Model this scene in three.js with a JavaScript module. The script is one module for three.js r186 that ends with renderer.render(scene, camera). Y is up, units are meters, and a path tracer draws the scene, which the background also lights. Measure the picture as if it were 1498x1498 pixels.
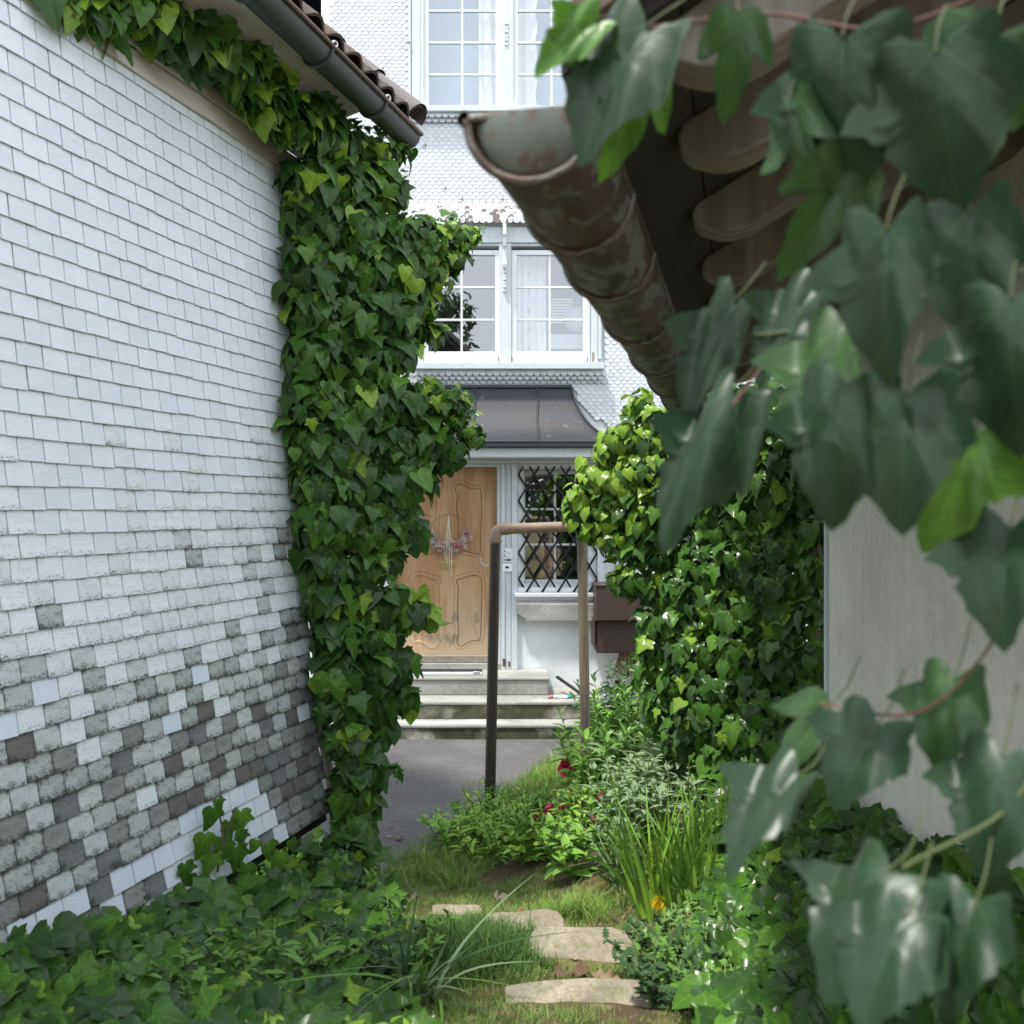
import * as THREE from 'three';
import { RoundedBoxGeometry } from 'three/addons/geometries/RoundedBoxGeometry.js';
import { mergeGeometries, mergeVertices } from 'three/addons/utils/BufferGeometryUtils.js';

// ---------- camera, sky, sun, exposure ----------
const F = 1368, CX = 749, CY = 748.5, EY = 1.7;      // focal length and centre of the photograph in its pixels, eye height
const scene = new THREE.Scene();
const camera = new THREE.PerspectiveCamera(2 * Math.atan(749 / F) * 180 / Math.PI, 1, 0.05, 400);
camera.position.set(0, EY, 0);
camera.lookAt(0, EY, -10);
camera.focus = 6.6;
camera.userData.fStop = 4.2;
const renderer = new THREE.WebGLRenderer({ antialias: true });
renderer.toneMapping = THREE.LinearToneMapping;
renderer.toneMappingExposure = 1.33;
renderer.shadowMap.enabled = true;

// hazy bright sky with thin cloud
{
  const W = 512, H = 256, data = new Float32Array(W * H * 4);
  const hz = [1.66, 1.8, 1.96], ze = [0.9, 1.12, 1.46], cl = [1.62, 1.68, 1.76];
  for (let r = 0; r < H; r++) {
    const up = ((r + 0.5) / H - 0.5) * Math.PI, y = Math.sin(up);
    for (let c = 0; c < W; c++) {
      const a = (c + 0.5) / W * Math.PI * 2, x = Math.cos(a) * Math.cos(up), z = Math.sin(a) * Math.cos(up);
      const t = Math.pow(Math.max(0, y), 0.6);
      const n = 0.5 + 0.5 * (Math.sin(3.1 * x + 2.3 * y * 2 + 1.3) * Math.sin(2.7 * z + 4.1 * y) * 0.6 + 0.4 * Math.sin(7.3 * x - 3.7 * z + 5 * y));
      const k = 0.35 + 0.5 * n;
      for (let i = 0; i < 3; i++) {
        let v = hz[i] * (1 - t) + ze[i] * t;
        v = v * (1 - k) + cl[i] * k;
        if (y < 0) v = [0.3, 0.33, 0.28][i];
        data[(r * W + c) * 4 + i] = v;
      }
      data[(r * W + c) * 4 + 3] = 1;
    }
  }
  const sky = new THREE.DataTexture(data, W, H, THREE.RGBAFormat, THREE.FloatType);
  sky.mapping = THREE.EquirectangularReflectionMapping;
  sky.magFilter = THREE.LinearFilter; sky.needsUpdate = true;
  scene.background = sky; scene.environment = sky;
}
const SUN = new THREE.Vector3(-0.26, 0.9, 0.25).normalize();
const sun = new THREE.DirectionalLight(new THREE.Color(1, 0.95, 0.86), 4.0);
sun.position.copy(SUN).multiplyScalar(30).add(new THREE.Vector3(0, 0, -6));
sun.target.position.set(0, 0, -6);
sun.castShadow = true; sun.shadow.radius = 9; sun.shadow.mapSize.set(4096, 4096);
Object.assign(sun.shadow.camera, { left: -14, right: 14, top: 14, bottom: -14, near: 1, far: 80 });
scene.add(sun, sun.target);

// ---------- helpers ----------
const V3 = THREE.Vector3;
const V = (x, y, z) => new V3(x, y, z);
function rng(s) { return () => { s = (s + 0x6d2b79f5) | 0; let t = Math.imul(s ^ (s >>> 15), 1 | s); t = (t + Math.imul(t ^ (t >>> 7), 61 | t)) ^ t; return ((t ^ (t >>> 14)) >>> 0) / 4294967296; }; }
const P = (u, v, d) => V((u - CX) / F * d, EY + (CY - v) / F * d, -d);   // photo pixel at a known distance
const clamp = (x, a, b) => Math.min(b, Math.max(a, x));
const sst = (a, b, x) => { const t = clamp((x - a) / (b - a), 0, 1); return t * t * (3 - 2 * t); };
const lerp = (a, b, t) => a + (b - a) * t;
const table = (T, x) => { if (x <= T[0][0]) return T[0][1]; for (let i = 1; i < T.length; i++) if (x <= T[i][0]) return lerp(T[i - 1][1], T[i][1], (x - T[i - 1][0]) / (T[i][0] - T[i - 1][0])); return T[T.length - 1][1]; };
const h2 = (x, y, s) => { let n = Math.imul(x | 0, 374761393) + Math.imul(y | 0, 668265263) + Math.imul(s | 0, 1442695041); n = Math.imul(n ^ (n >>> 13), 1274126177); return ((n ^ (n >>> 16)) >>> 0) / 4294967296; };
function vnoise(x, y, per, s) {
  const ix = Math.floor(x), iy = Math.floor(y), fx = x - ix, fy = y - iy, u = fx * fx * (3 - 2 * fx), v = fy * fy * (3 - 2 * fy);
  const w = (k) => ((k % per) + per) % per;
  return lerp(lerp(h2(w(ix), w(iy), s), h2(w(ix + 1), w(iy), s), u), lerp(h2(w(ix), w(iy + 1), s), h2(w(ix + 1), w(iy + 1), s), u), v);
}
// tiling fractal noise over the unit square
function fbm(u, v, f, oct, s) { let a = 0, k = 0.5, t = 0; for (let i = 0; i < oct; i++, f *= 2, k *= 0.55) { a += k * vnoise(u * f, v * f, f, s + i * 17); t += k; } return a / t; }
function tex(w, h, fn, srgb = true) {
  const d = new Uint8Array(w * h * 4);
  for (let y = 0; y < h; y++) for (let x = 0; x < w; x++) { const c = fn((x + 0.5) / w, (y + 0.5) / h), o = (y * w + x) * 4; d[o] = clamp(c[0], 0, 255); d[o + 1] = clamp(c[1], 0, 255); d[o + 2] = clamp(c[2], 0, 255); d[o + 3] = 255; }
  const t = new THREE.DataTexture(d, w, h); t.wrapS = t.wrapT = THREE.RepeatWrapping; t.magFilter = THREE.LinearFilter; t.needsUpdate = true;
  if (srgb) t.colorSpace = THREE.SRGBColorSpace;
  return t;
}
const grey = (fn, w = 256, h = 256) => tex(w, h, (u, v) => { const g = 255 * fn(u, v); return [g, g, g]; }, false);
const mixc = (a, b, t) => [0, 1, 2].map((i) => lerp(a[i], b[i], clamp(t, 0, 1)));
const mat = (o) => { const p = o.transmission !== undefined || o.clearcoat !== undefined || o.ior !== undefined || o.sheen !== undefined; return new (p ? THREE.MeshPhysicalMaterial : THREE.MeshStandardMaterial)({ roughness: 0.8, ...o }); };
const rgb = (r, g, b) => new THREE.Color().setRGB(r, g, b);
const G0 = (g) => { const n = g.index ? g.toNonIndexed() : g; for (const k of Object.keys(n.attributes)) if (!['position', 'normal', 'uv'].includes(k)) n.deleteAttribute(k); if (!n.attributes.normal) n.computeVertexNormals(); if (!n.attributes.uv) n.setAttribute('uv', new THREE.BufferAttribute(new Float32Array(n.attributes.position.count * 2), 2)); n.morphAttributes = {}; return n; };
const merge = (list) => mergeGeometries(list.map(G0), false);
// texture coordinates in metres, from the dominant axis of each vertex normal
function triUV(g, scale = 1, ou = 0, ov = 0) {
  g = G0(g); const p = g.attributes.position, n = g.attributes.normal, uv = g.attributes.uv;
  for (let i = 0; i < p.count; i++) {
    const ax = Math.abs(n.getX(i)), ay = Math.abs(n.getY(i)), az = Math.abs(n.getZ(i)), x = p.getX(i), y = p.getY(i), z = p.getZ(i);
    if (ay > ax && ay > az) uv.setXY(i, x * scale + ou, z * scale + ov); else if (ax > az) uv.setXY(i, z * scale + ou, y * scale + ov); else uv.setXY(i, x * scale + ou, y * scale + ov);
  }
  return g;
}
const bx = (w, h, d, x = 0, y = 0, z = 0) => new THREE.BoxGeometry(w, h, d).translate(x, y, z);
const rbx = (w, h, d, x = 0, y = 0, z = 0, r = 0.008, seg = 2) => new RoundedBoxGeometry(w, h, d, seg, Math.min(r, w / 2.1, h / 2.1, d / 2.1)).translate(x, y, z);
// box from min/max corners
const bmm = (x0, x1, y0, y1, z0, z1, r = 0) => r ? rbx(x1 - x0, y1 - y0, z1 - z0, (x0 + x1) / 2, (y0 + y1) / 2, (z0 + z1) / 2, r) : bx(x1 - x0, y1 - y0, z1 - z0, (x0 + x1) / 2, (y0 + y1) / 2, (z0 + z1) / 2);
const tube = (pts, r, seg = 24, rad = 8) => new THREE.TubeGeometry(new THREE.CatmullRomCurve3(pts), seg, r, rad, false);
const rod = (a, b, r0, r1 = r0, rad = 10) => { const L = a.distanceTo(b), g = new THREE.CylinderGeometry(r1, r0, L, rad, 1); g.applyQuaternion(new THREE.Quaternion().setFromUnitVectors(V(0, 1, 0), b.clone().sub(a).normalize())); const m = a.clone().add(b).multiplyScalar(0.5); return g.translate(m.x, m.y, m.z); };
const names = {};
function numbered(n) { const k = names[n] = (names[n] ?? -1) + 1; return k ? `${n}_${String(k).padStart(3, '0')}` : n; }
function shade(o) { o.castShadow = true; o.receiveShadow = true; return o; }
function part(parent, name, geo, m, extra) { const o = shade(new THREE.Mesh(geo, m)); o.name = name; if (extra) Object.assign(o.userData, extra); parent.add(o); return o; }
function thing(name, label, category, pos = V(0, 0, 0), group, kind) { const o = new THREE.Group(); o.name = numbered(name); o.position.copy(pos); o.userData = { label, category }; if (group) o.userData.group = group; if (kind) o.userData.kind = kind; scene.add(o); return o; }
function single(name, label, category, geo, m, group, kind) { const o = shade(new THREE.Mesh(geo, m)); o.name = numbered(name); o.userData = { label, category }; if (group) o.userData.group = group; if (kind) o.userData.kind = kind; scene.add(o); return o; }
function basis(n, y) { n = n.clone().normalize(); y = y.clone().addScaledVector(n, -n.dot(y)); if (y.lengthSq() < 1e-6) y.set(0.3, -1, 0.2).addScaledVector(n, -n.dot(V(0.3, -1, 0.2))); y.normalize(); const x = new V3().crossVectors(y, n); return new THREE.Matrix4().makeBasis(x, y, n); }
// grid surface from a function of two numbers 0..1
function surf(fn, nu, nv) {
  const pos = [], uv = [], idx = [];
  for (let j = 0; j <= nv; j++) for (let i = 0; i <= nu; i++) { const p = fn(i / nu, j / nv); pos.push(p.x, p.y, p.z); uv.push(i / nu, j / nv); }
  for (let j = 0; j < nv; j++) for (let i = 0; i < nu; i++) { const a = j * (nu + 1) + i, b = a + 1, c = a + nu + 1, d = c + 1; idx.push(a, b, c, b, d, c); }
  const g = new THREE.BufferGeometry(); g.setAttribute('position', new THREE.Float32BufferAttribute(pos, 3)); g.setAttribute('uv', new THREE.Float32BufferAttribute(uv, 2)); g.setIndex(idx); g.computeVertexNormals(); return g;
}
const extr = (shape, depth, bevel = 0, cs = 12) => new THREE.ExtrudeGeometry(shape, { depth, bevelEnabled: bevel > 0, bevelSize: bevel, bevelThickness: bevel, bevelSegments: 2, curveSegments: cs, steps: 1 });
const rectPath = (x0, x1, y0, y1, C = THREE.Path) => { const s = new C(); s.moveTo(x0, y0); s.lineTo(x1, y0); s.lineTo(x1, y1); s.lineTo(x0, y1); s.closePath(); return s; };

// ---------- materials ----------
const bumpFine = grey((u, v) => fbm(u, v, 32, 4, 3));
const bumpCoarse = grey((u, v) => fbm(u, v, 8, 5, 9));
const M = {};
M.paint = mat({ color: rgb(0.7, 0.725, 0.74), roughness: 0.55, bumpMap: bumpFine, bumpScale: 0.0006 });
M.paintGrey = mat({ map: tex(512, 512, (u, v) => { const n = fbm(u, v, 6, 5, 21), s = fbm(u * 1, v * 0.12, 64, 3, 25); return mixc([204, 211, 214], [180, 187, 190], 0.5 * n + 0.7 * (s - 0.4)); }), roughness: 0.6, bumpMap: bumpFine, bumpScale: 0.0008 });
M.paintWhite = mat({ color: rgb(0.72, 0.735, 0.74), roughness: 0.45 });
M.plaster = mat({ map: tex(512, 512, (u, v) => { const n = fbm(u, v, 5, 6, 31), m = fbm(u, v, 24, 4, 35); return mixc([228, 232, 235], [206, 211, 213], n * 1.1 - 0.2 + (m - 0.5) * 0.5); }), roughness: 0.95, bumpMap: grey((u, v) => fbm(u, v, 24, 5, 33)), bumpScale: 0.006 });
M.concrete = mat({ map: tex(512, 512, (u, v) => { const n = fbm(u, v, 4, 6, 41), m = fbm(u, v, 60, 3, 45); return mixc([172, 171, 166], [126, 125, 119], n * 1.5 - 0.35 + (m - 0.5) * 0.6); }), roughness: 0.95, bumpMap: grey((u, v) => 0.6 * fbm(u, v, 16, 5, 43) + 0.4 * fbm(u, v, 90, 2, 44)), bumpScale: 0.004 });
const mossTex = (lo, hi, s) => tex(512, 256, (u, v) => { const n = fbm(u, v, 6, 6, s), m = fbm(u, v, 40, 3, s + 5), g = fbm(u, v, 3, 4, s + 9); let c = mixc([158, 156, 148], [62, 62, 50], sst(lo, hi, n + (g - 0.5) * 0.6)); c = mixc(c, [88, 88, 62], sst(0.55, 0.75, g) * 0.5); return c.map((x) => x * (0.8 + 0.4 * m)); });
M.mossy = mat({ map: mossTex(0.12, 0.42, 51), roughness: 1, bumpMap: bumpCoarse, bumpScale: 0.012 });
M.mossyLight = mat({ map: mossTex(0.34, 0.7, 57), roughness: 1, bumpMap: bumpCoarse, bumpScale: 0.006 });
M.zinc = mat({ map: tex(512, 256, (u, v) => { const n = fbm(u, v, 4, 5, 61), s = fbm(u, v * 3, 5, 4, 66), w = sst(0.74, 0.8, fbm(u, v, 18, 4, 69)); let c = mixc([40, 43, 49], [58, 59, 63], n); c = mixc(c, [62, 55, 52], sst(0.5, 0.8, s) * 0.6); return mixc(c, [140, 146, 150], w * 0.4); }), roughness: 0.58, metalness: 0.1, bumpMap: bumpCoarse, bumpScale: 0.002 });
M.lead = mat({ color: rgb(0.06, 0.065, 0.075), roughness: 0.5, metalness: 0.5 });
M.woodDoor = mat({ map: tex(512, 1024, (u, v) => {
  const g = fbm(u, v * 0.08, 90, 3, 71), n = fbm(u, v, 4, 5, 73), w = fbm(u, v * 0.35, 12, 4, 77), bl = sst(0.5, 0.0, v) * 0.75 + 0.15;
  let c = mixc([182, 142, 102], [156, 114, 76], g * 0.8 + (n - 0.5) * 0.7);
  c = mixc(c, [204, 180, 150], sst(0.42, 0.75, w + bl * 0.3) * (0.25 + bl * 0.7));
  return mixc(c, [120, 108, 98], sst(0.66, 0.8, fbm(u, v, 10, 5, 79)) * bl * 0.7); }), roughness: 0.7, bumpMap: grey((u, v) => fbm(u, v * 0.06, 90, 3, 71)), bumpScale: 0.0012 });
M.woodGrey = mat({ map: tex(256, 512, (u, v) => { const g = fbm(u * 0.2, v, 60, 3, 81), n = fbm(u, v, 5, 4, 83); return mixc([172, 160, 146], [112, 106, 98], g * 0.8 + n * 0.4 - 0.1); }), roughness: 0.9, bumpMap: bumpFine, bumpScale: 0.002 });
M.darkWood = mat({ map: tex(256, 512, (u, v) => { const g = fbm(u, v * 0.08, 60, 4, 91), n = fbm(u, v, 4, 4, 93); return mixc([44, 38, 33], [22, 19, 17], g * 0.8 + n * 0.4 - 0.1); }), roughness: 0.85, bumpMap: bumpFine, bumpScale: 0.003 });
M.rafter = mat({ map: tex(256, 512, (u, v) => { const g = fbm(u, v * 0.08, 60, 4, 95), n = fbm(u, v, 4, 4, 97); return mixc([142, 136, 127], [84, 78, 71], g * 0.9 + n * 0.4 - 0.15); }), roughness: 0.85, bumpMap: bumpFine, bumpScale: 0.003 });
M.iron = mat({ color: rgb(0.016, 0.017, 0.018), roughness: 0.42, metalness: 0.4 });
M.brass = mat({ color: rgb(0.62, 0.47, 0.2), roughness: 0.35, metalness: 0.9 });
M.steel = mat({ color: rgb(0.5, 0.52, 0.53), roughness: 0.35, metalness: 0.8 });
M.glass = mat({ color: rgb(1, 1, 1), roughness: 0.0, transmission: 1, thickness: 0, ior: 3.0, transparent: false });
M.curtain = mat({ color: rgb(0.78, 0.82, 0.86), roughness: 1, transmission: 0.35, thickness: 0 });
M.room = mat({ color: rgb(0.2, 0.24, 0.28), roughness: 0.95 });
// ---------- ground ----------
const Ya = (d) => -0.47 - 0.0086 * (d - 5.5);
const xEdge = (d) => -0.86 + (d - 5.5) * 0.43;                                  // where the asphalt ends against the bed
const xBed = (d) => table([[2.5, 0.75], [3.3, 0.62], [4, 0.5], [4.7, 0.05], [5.5, -0.4], [6.4, -0.25], [7.6, 0.25], [8.4, 0.55], [10, 1.1]], d);
const xWall = (d) => -1.0 + 0.315 * (d - 5.3);                                  // foot of the shingled wall
function groundY(x, d) {
  const n = (fbm(x * 0.13 + 7.3, d * 0.13 + 3.1, 16, 4, 5) - 0.5) * 0.07;
  const bed = 0.38 * sst(0.0, 1.5, x - xBed(d));
  let y;
  if (d < 5.5) { y = -0.214 * (Math.max(d, 1.8) - 3.3) + bed + n * sst(9, 5, d); if (d > 4.9 && x < xEdge(5.5)) y = lerp(y, Ya(5.5) - 0.03, sst(4.9, 5.3, d));  }
  else y = Ya(d) - 0.035 + (0.05 + n) * sst(-0.03, 0.14, x - xEdge(d)) + bed * sst(-0.03, 0.2, x - xEdge(d));
  return y;
}
// where the ray of a photo pixel meets the ground
function gp(u, v, lift = 0) { let lo = 1.5; for (let d = 1.5; d < 14; d += 0.02) { const y = EY + (CY - v) / F * d; if (y < groundY((u - CX) / F * d, d) + lift) { lo = d; break; } } const x = (u - CX) / F * lo; return V(x, groundY(x, lo), -lo); }
{
  const axis = (a) => { const o = []; for (const [x0, x1, n] of a) for (let i = 0; i < n; i++) o.push(lerp(x0, x1, i / n)); o.push(a[a.length - 1][1]); return o; };
  const xs = axis([[-150, -20, 6], [-20, -3.2, 8], [-3.2, 3.2, 130], [3.2, 20, 10], [20, 150, 6]]), ds = axis([[-150, -20, 6], [-20, 1.5, 12], [1.5, 9.5, 170], [9.5, 30, 6], [30, 200, 6]]);
  const pos = [], uv = [], idx = [];
  for (const d of ds) for (const x of xs) { pos.push(x, groundY(x, clamp(d, 1.5, 9.6)), -d); uv.push(x * 0.5, d * 0.5); }
  const nx = xs.length;
  for (let j = 0; j < ds.length - 1; j++) for (let i = 0; i < nx - 1; i++) { const a = j * nx + i; idx.push(a, a + 1, a + nx, a + 1, a + nx + 1, a + nx); }
  const g = new THREE.BufferGeometry(); g.setAttribute('position', new THREE.Float32BufferAttribute(pos, 3)); g.setAttribute('uv', new THREE.Float32BufferAttribute(uv, 2)); g.setIndex(idx); g.computeVertexNormals();
  const m = mat({ map: tex(1024, 1024, (u, v) => { const n = fbm(u, v, 6, 6, 101), k = fbm(u, v, 50, 3, 103), q = fbm(u, v, 14, 4, 107); let c = mixc([104, 88, 62], [58, 48, 34], k * 0.9); c = mixc(c, [112, 112, 58], sst(0.42, 0.6, n) * 0.75); c = mixc(c, [150, 134, 104], sst(0.62, 0.75, q) * 0.6); return c.map((x) => x * (0.75 + 0.5 * k)); }), roughness: 1, bumpMap: grey((u, v) => fbm(u, v, 40, 4, 105), 512, 512), bumpScale: 0.02 });
  single('ground', 'mossy brown garden soil sloping down to the asphalt lane', 'ground', g, m, null, 'structure');
}
{
  const g = surf((a, b) => { const x = lerp(-14, 14, a), d = lerp(4.9, 9.4, b); return V(x, Ya(Math.max(d, 5.0)) + 0.004 * Math.sin(x * 2.1 + d * 1.3) + (d < 5.3 ? -0.1 * (5.3 - d) : 0), -d); }, 80, 40);
  const p = g.attributes.position, uv = g.attributes.uv; for (let i = 0; i < p.count; i++) uv.setXY(i, p.getX(i) * 0.7, p.getZ(i) * 0.7);
  const m = mat({ map: tex(1024, 1024, (u, v) => { const n = fbm(u, v, 4, 5, 111), k = h2(Math.floor(u * 512), Math.floor(v * 512), 7), q = fbm(u, v, 128, 2, 113); const sp = k > 0.985 ? 55 : k < 0.05 ? -16 : 0; const b = 92 + (n - 0.5) * 26 + (q - 0.5) * 34 + sp; return [b, b * 0.985, b * 0.99]; }), roughness: 0.92, bumpMap: grey((u, v) => fbm(u, v, 128, 2, 113), 512, 512), bumpScale: 0.004 });
  single('asphalt_lane', 'grey asphalt lane between the garden and the front steps', 'road', g, m, null, 'structure');
}

// ---------- white house with the wooden door ----------
const D = 10.1, fx = (u) => (u - CX) / F * D, fy = (v) => EY + (CY - v) / F * D;
const house = thing('white_house', 'white scale-clad house with carved wooden door and lead porch roof', 'house');
const WZ = -D;                                                                    // face of the plaster wall
{
  // masonry with openings
  const s = rectPath(-13, 13, -1.2, 10.5, THREE.Shape);
  const holes = [[fx(620), fx(858), fy(519), fy(352)], [fx(620), fx(862), fy(160), fy(-60)], [fx(579), fx(727), fy(971), fy(683)], [fx(766), fx(866), fy(853), fy(686)], [fx(975), fx(1070), fy(853), fy(686)], [fx(350), fx(470), fy(160), fy(-60)], [fx(350), fx(470), fy(519), fy(352)]];
  for (const h of holes) s.holes.push(rectPath(...h));
  part(house, 'wall', triUV(extr(s, 0.3).translate(0, 0, WZ - 0.3), 0.6), M.plaster);
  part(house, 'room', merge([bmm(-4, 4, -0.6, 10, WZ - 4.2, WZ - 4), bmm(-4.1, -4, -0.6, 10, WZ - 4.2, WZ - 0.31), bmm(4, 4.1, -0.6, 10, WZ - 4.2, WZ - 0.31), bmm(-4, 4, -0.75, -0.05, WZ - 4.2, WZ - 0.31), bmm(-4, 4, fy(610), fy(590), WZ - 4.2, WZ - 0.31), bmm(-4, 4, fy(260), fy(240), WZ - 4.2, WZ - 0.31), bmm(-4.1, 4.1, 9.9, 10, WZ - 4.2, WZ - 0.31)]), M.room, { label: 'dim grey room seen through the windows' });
}
// one casement: frame, muntins, panes. pixel bounds of the glass, z of the sash face
function casement(u0, u1, v0, v1, cols, rows, z, fw = 0.045, bars = 0.022) {
  const x0 = fx(u0), x1 = fx(u1), y0 = fy(v1), y1 = fy(v0);
  const w = new THREE.Group(); w.name = 'window'; house.add(w);
  const s = rectPath(x0 - fw, x1 + fw, y0 - fw * 1.15, y1 + fw, THREE.Shape); s.holes.push(rectPath(x0, x1, y0, y1));
  part(w, 'frame', extr(s, 0.045, 0.004).translate(0, 0, z - 0.05), M.paintWhite);
  for (let i = 1; i < cols; i++) { const x = lerp(x0, x1, i / cols); part(w, 'muntin', bmm(x - bars / 2, x + bars / 2, y0, y1, z - 0.045, z - 0.012, 0.004), M.paintWhite); }
  for (let j = 1; j < rows; j++) { const y = lerp(y0, y1, j / rows); part(w, 'muntin', bmm(x0, x1, y - bars / 2, y + bars / 2, z - 0.043, z - 0.014, 0.004), M.paintWhite); }
  for (let i = 0; i < cols; i++) for (let j = 0; j < rows; j++) part(w, 'pane', new THREE.PlaneGeometry((x1 - x0) / cols, (y1 - y0) / rows).translate(lerp(x0, x1, (i + 0.5) / cols), lerp(y0, y1, (j + 0.5) / rows), z - 0.03), M.glass);
  return w;
}
function curtain(u0, u1, v0, v1, z, waves, name = 'curtain', m = M.curtain, ruffle = 0) {
  const g = surf((a, b) => { const e = ruffle * Math.sin(b * 38) * (a > 0.8 ? (a - 0.8) * 5 : 0); return V(lerp(fx(u0), fx(u1), a) + e, lerp(fy(v1), fy(v0), b), z + 0.018 * Math.sin(a * waves * 6.28 + Math.sin(b * 3)) * (1.2 - 0.5 * b)); }, waves * 10, 30);
  return part(house, name, g, m);
}
// upper storey windows
const boardZ = WZ + 0.09;
casement(627, 726, -75, 157, 2, 5, WZ + 0.05);
casement(757, 856, -75, 157, 2, 5, WZ + 0.05);
// first floor
casement(626, 725, 373, 515, 2, 3, WZ + 0.03);
casement(755, 853, 373, 515, 2, 3, WZ + 0.03);
casement(380, 470, 373, 515, 2, 3, WZ + 0.03);
// ground floor, behind the lattice
casement(768, 857, 692, 849, 2, 3, WZ - 0.1, 0.05, 0.024);
casement(985, 1062, 692, 849, 2, 3, WZ - 0.1, 0.05, 0.024);
// curtains: white drapes with ruffled edges
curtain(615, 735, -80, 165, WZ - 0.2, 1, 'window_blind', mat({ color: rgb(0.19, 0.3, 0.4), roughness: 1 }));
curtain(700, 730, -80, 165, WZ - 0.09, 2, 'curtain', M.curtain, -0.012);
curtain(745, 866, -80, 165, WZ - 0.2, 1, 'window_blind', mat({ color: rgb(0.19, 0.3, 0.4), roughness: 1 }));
curtain(752, 785, -80, 165, WZ - 0.09, 2, 'curtain', M.curtain, 0.012);
curtain(748, 775, 360, 525, WZ - 0.16, 3, 'curtain', M.curtain, 0.01);
curtain(775, 800, 360, 525, WZ - 0.2, 2, 'curtain', M.curtain);
// white blind and a round lamp behind the second casement
for (let i = 0; i < 9; i++) part(house, 'blind_slat', bmm(fx(808), fx(842), fy(424 + i * 4.4), fy(422 + i * 4.4), WZ - 0.5, WZ - 0.47), M.paintWhite);
part(house, 'window_lamp_shade', new THREE.SphereGeometry(0.15, 24, 16).scale(1, 0.95, 1).translate(fx(848), fy(455), WZ - 0.42), mat({ color: rgb(0.34, 0.4, 0.46), roughness: 0.6 }), { label: 'round grey lamp behind the glass' });
part(house, 'desk', bmm(fx(806), fx(860), fy(500), fy(478), WZ - 0.7, WZ - 0.4), mat({ color: rgb(0.5, 0.56, 0.62), roughness: 0.7 }));

// trim round the windows
const trim = [];
const tr = (name, u0, u1, v0, v1, z0, z1, m = M.paintGrey, r = 0.006) => part(house, name, triUV(bmm(fx(u0), fx(u1), fy(v1), fy(v0), z0, z1, r), 1.3, u0 * 0.013, v0 * 0.017), m);
// upper window: side boards, post, sill
tr('jamb_board', 598, 602, -80, 162, WZ, WZ + 0.07); tr('jamb_board', 602.4, 615.6, -80, 163, WZ, WZ + 0.055); tr('jamb_board', 616, 621, -80, 163, WZ, WZ + 0.075);
tr('mullion_post', 732, 751, -80, 163, WZ, WZ + 0.085); tr('jamb_board', 862, 882, -80, 163, WZ, WZ + 0.06);
tr('window_sill', 594, 886, 163.5, 171.5, WZ, WZ + 0.17);
for (const v of [66, 154]) tr('shutter_hook', 597.6, 601, v - 1.5, v + 0.5, WZ + 0.07, WZ + 0.09, M.steel, 0.002);
for (let i = 0; i < 6; i++) tr('post_carving', 738.4, 743.4, 38 + i * 6, 42 + i * 6, WZ + 0.08, WZ + 0.105 - (i % 2) * 0.008, M.paint, 0.004);
// lower window: header, post with carved bracket, sill
tr('window_header', 612, 880, 333, 349, WZ, WZ + 0.05); tr('window_header', 612, 880, 349.4, 357, WZ, WZ + 0.07); tr('window_header', 620, 735, 357.4, 361, WZ, WZ + 0.05); tr('window_header', 746, 864, 357.4, 361, WZ, WZ + 0.05);
tr('mullion_post', 730, 748, 357.5, 533, WZ, WZ + 0.06);
tr('jamb_board', 604, 620, 357.5, 533, WZ, WZ + 0.05); tr('jamb_board', 859.5, 863.5, 357.5, 533, WZ, WZ + 0.045); tr('jamb_board', 864, 874, 357.5, 533, WZ, WZ + 0.055); tr('jamb_board', 874.4, 879, 357.5, 526, WZ, WZ + 0.075);
part(house, 'weathered_patch', triUV(bmm(fx(865.4), fx(869), fy(532), fy(516), WZ + 0.05, WZ + 0.0575, 0.002), 3), M.woodGrey, { label: 'bare rotten wood at the foot of the window jamb' });
tr('window_sill', 606, 882, 533.5, 542.5, WZ, WZ + 0.17);
tr('sash_rail', 621, 729, 521, 526, WZ, WZ + 0.07, M.paintWhite); tr('sash_rail', 750, 858, 521, 526, WZ, WZ + 0.07, M.paintWhite);
tr('sash_rail', 621, 729, 527, 533, WZ, WZ + 0.09, M.paintWhite); tr('sash_rail', 750, 858, 527, 533, WZ, WZ + 0.09, M.paintWhite);
{ // carved bracket on the post: a scroll that swells at the top, then turned beads
  const b = new THREE.Group(); b.name = 'bracket'; house.add(b);
  const prof = [[336, 0.2], [352, 0.2], [354, 0.17], [366, 0.15], [369, 0.11], [385, 0.1], [392, 0.13], [396, 0.12]];
  const s = new THREE.Shape(); s.moveTo(0, fy(336)); for (const [v, o] of prof) s.lineTo(o, fy(v)); s.lineTo(0, fy(396)); s.closePath();
  part(b, 'scroll', extr(s, 0.03, 0.003).translate(0, 0, -0.015).rotateY(-Math.PI / 2).translate(fx(738.5), 0, WZ + 0.05), M.paint);
  for (let i = 0; i < 6; i++) part(b, 'bead', rbx(0.032, 0.03, 0.05, fx(738.5), fy(400 + i * 5.4), WZ + 0.085 - (i % 2) * 0.012, 0.008), M.paint);
}

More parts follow.
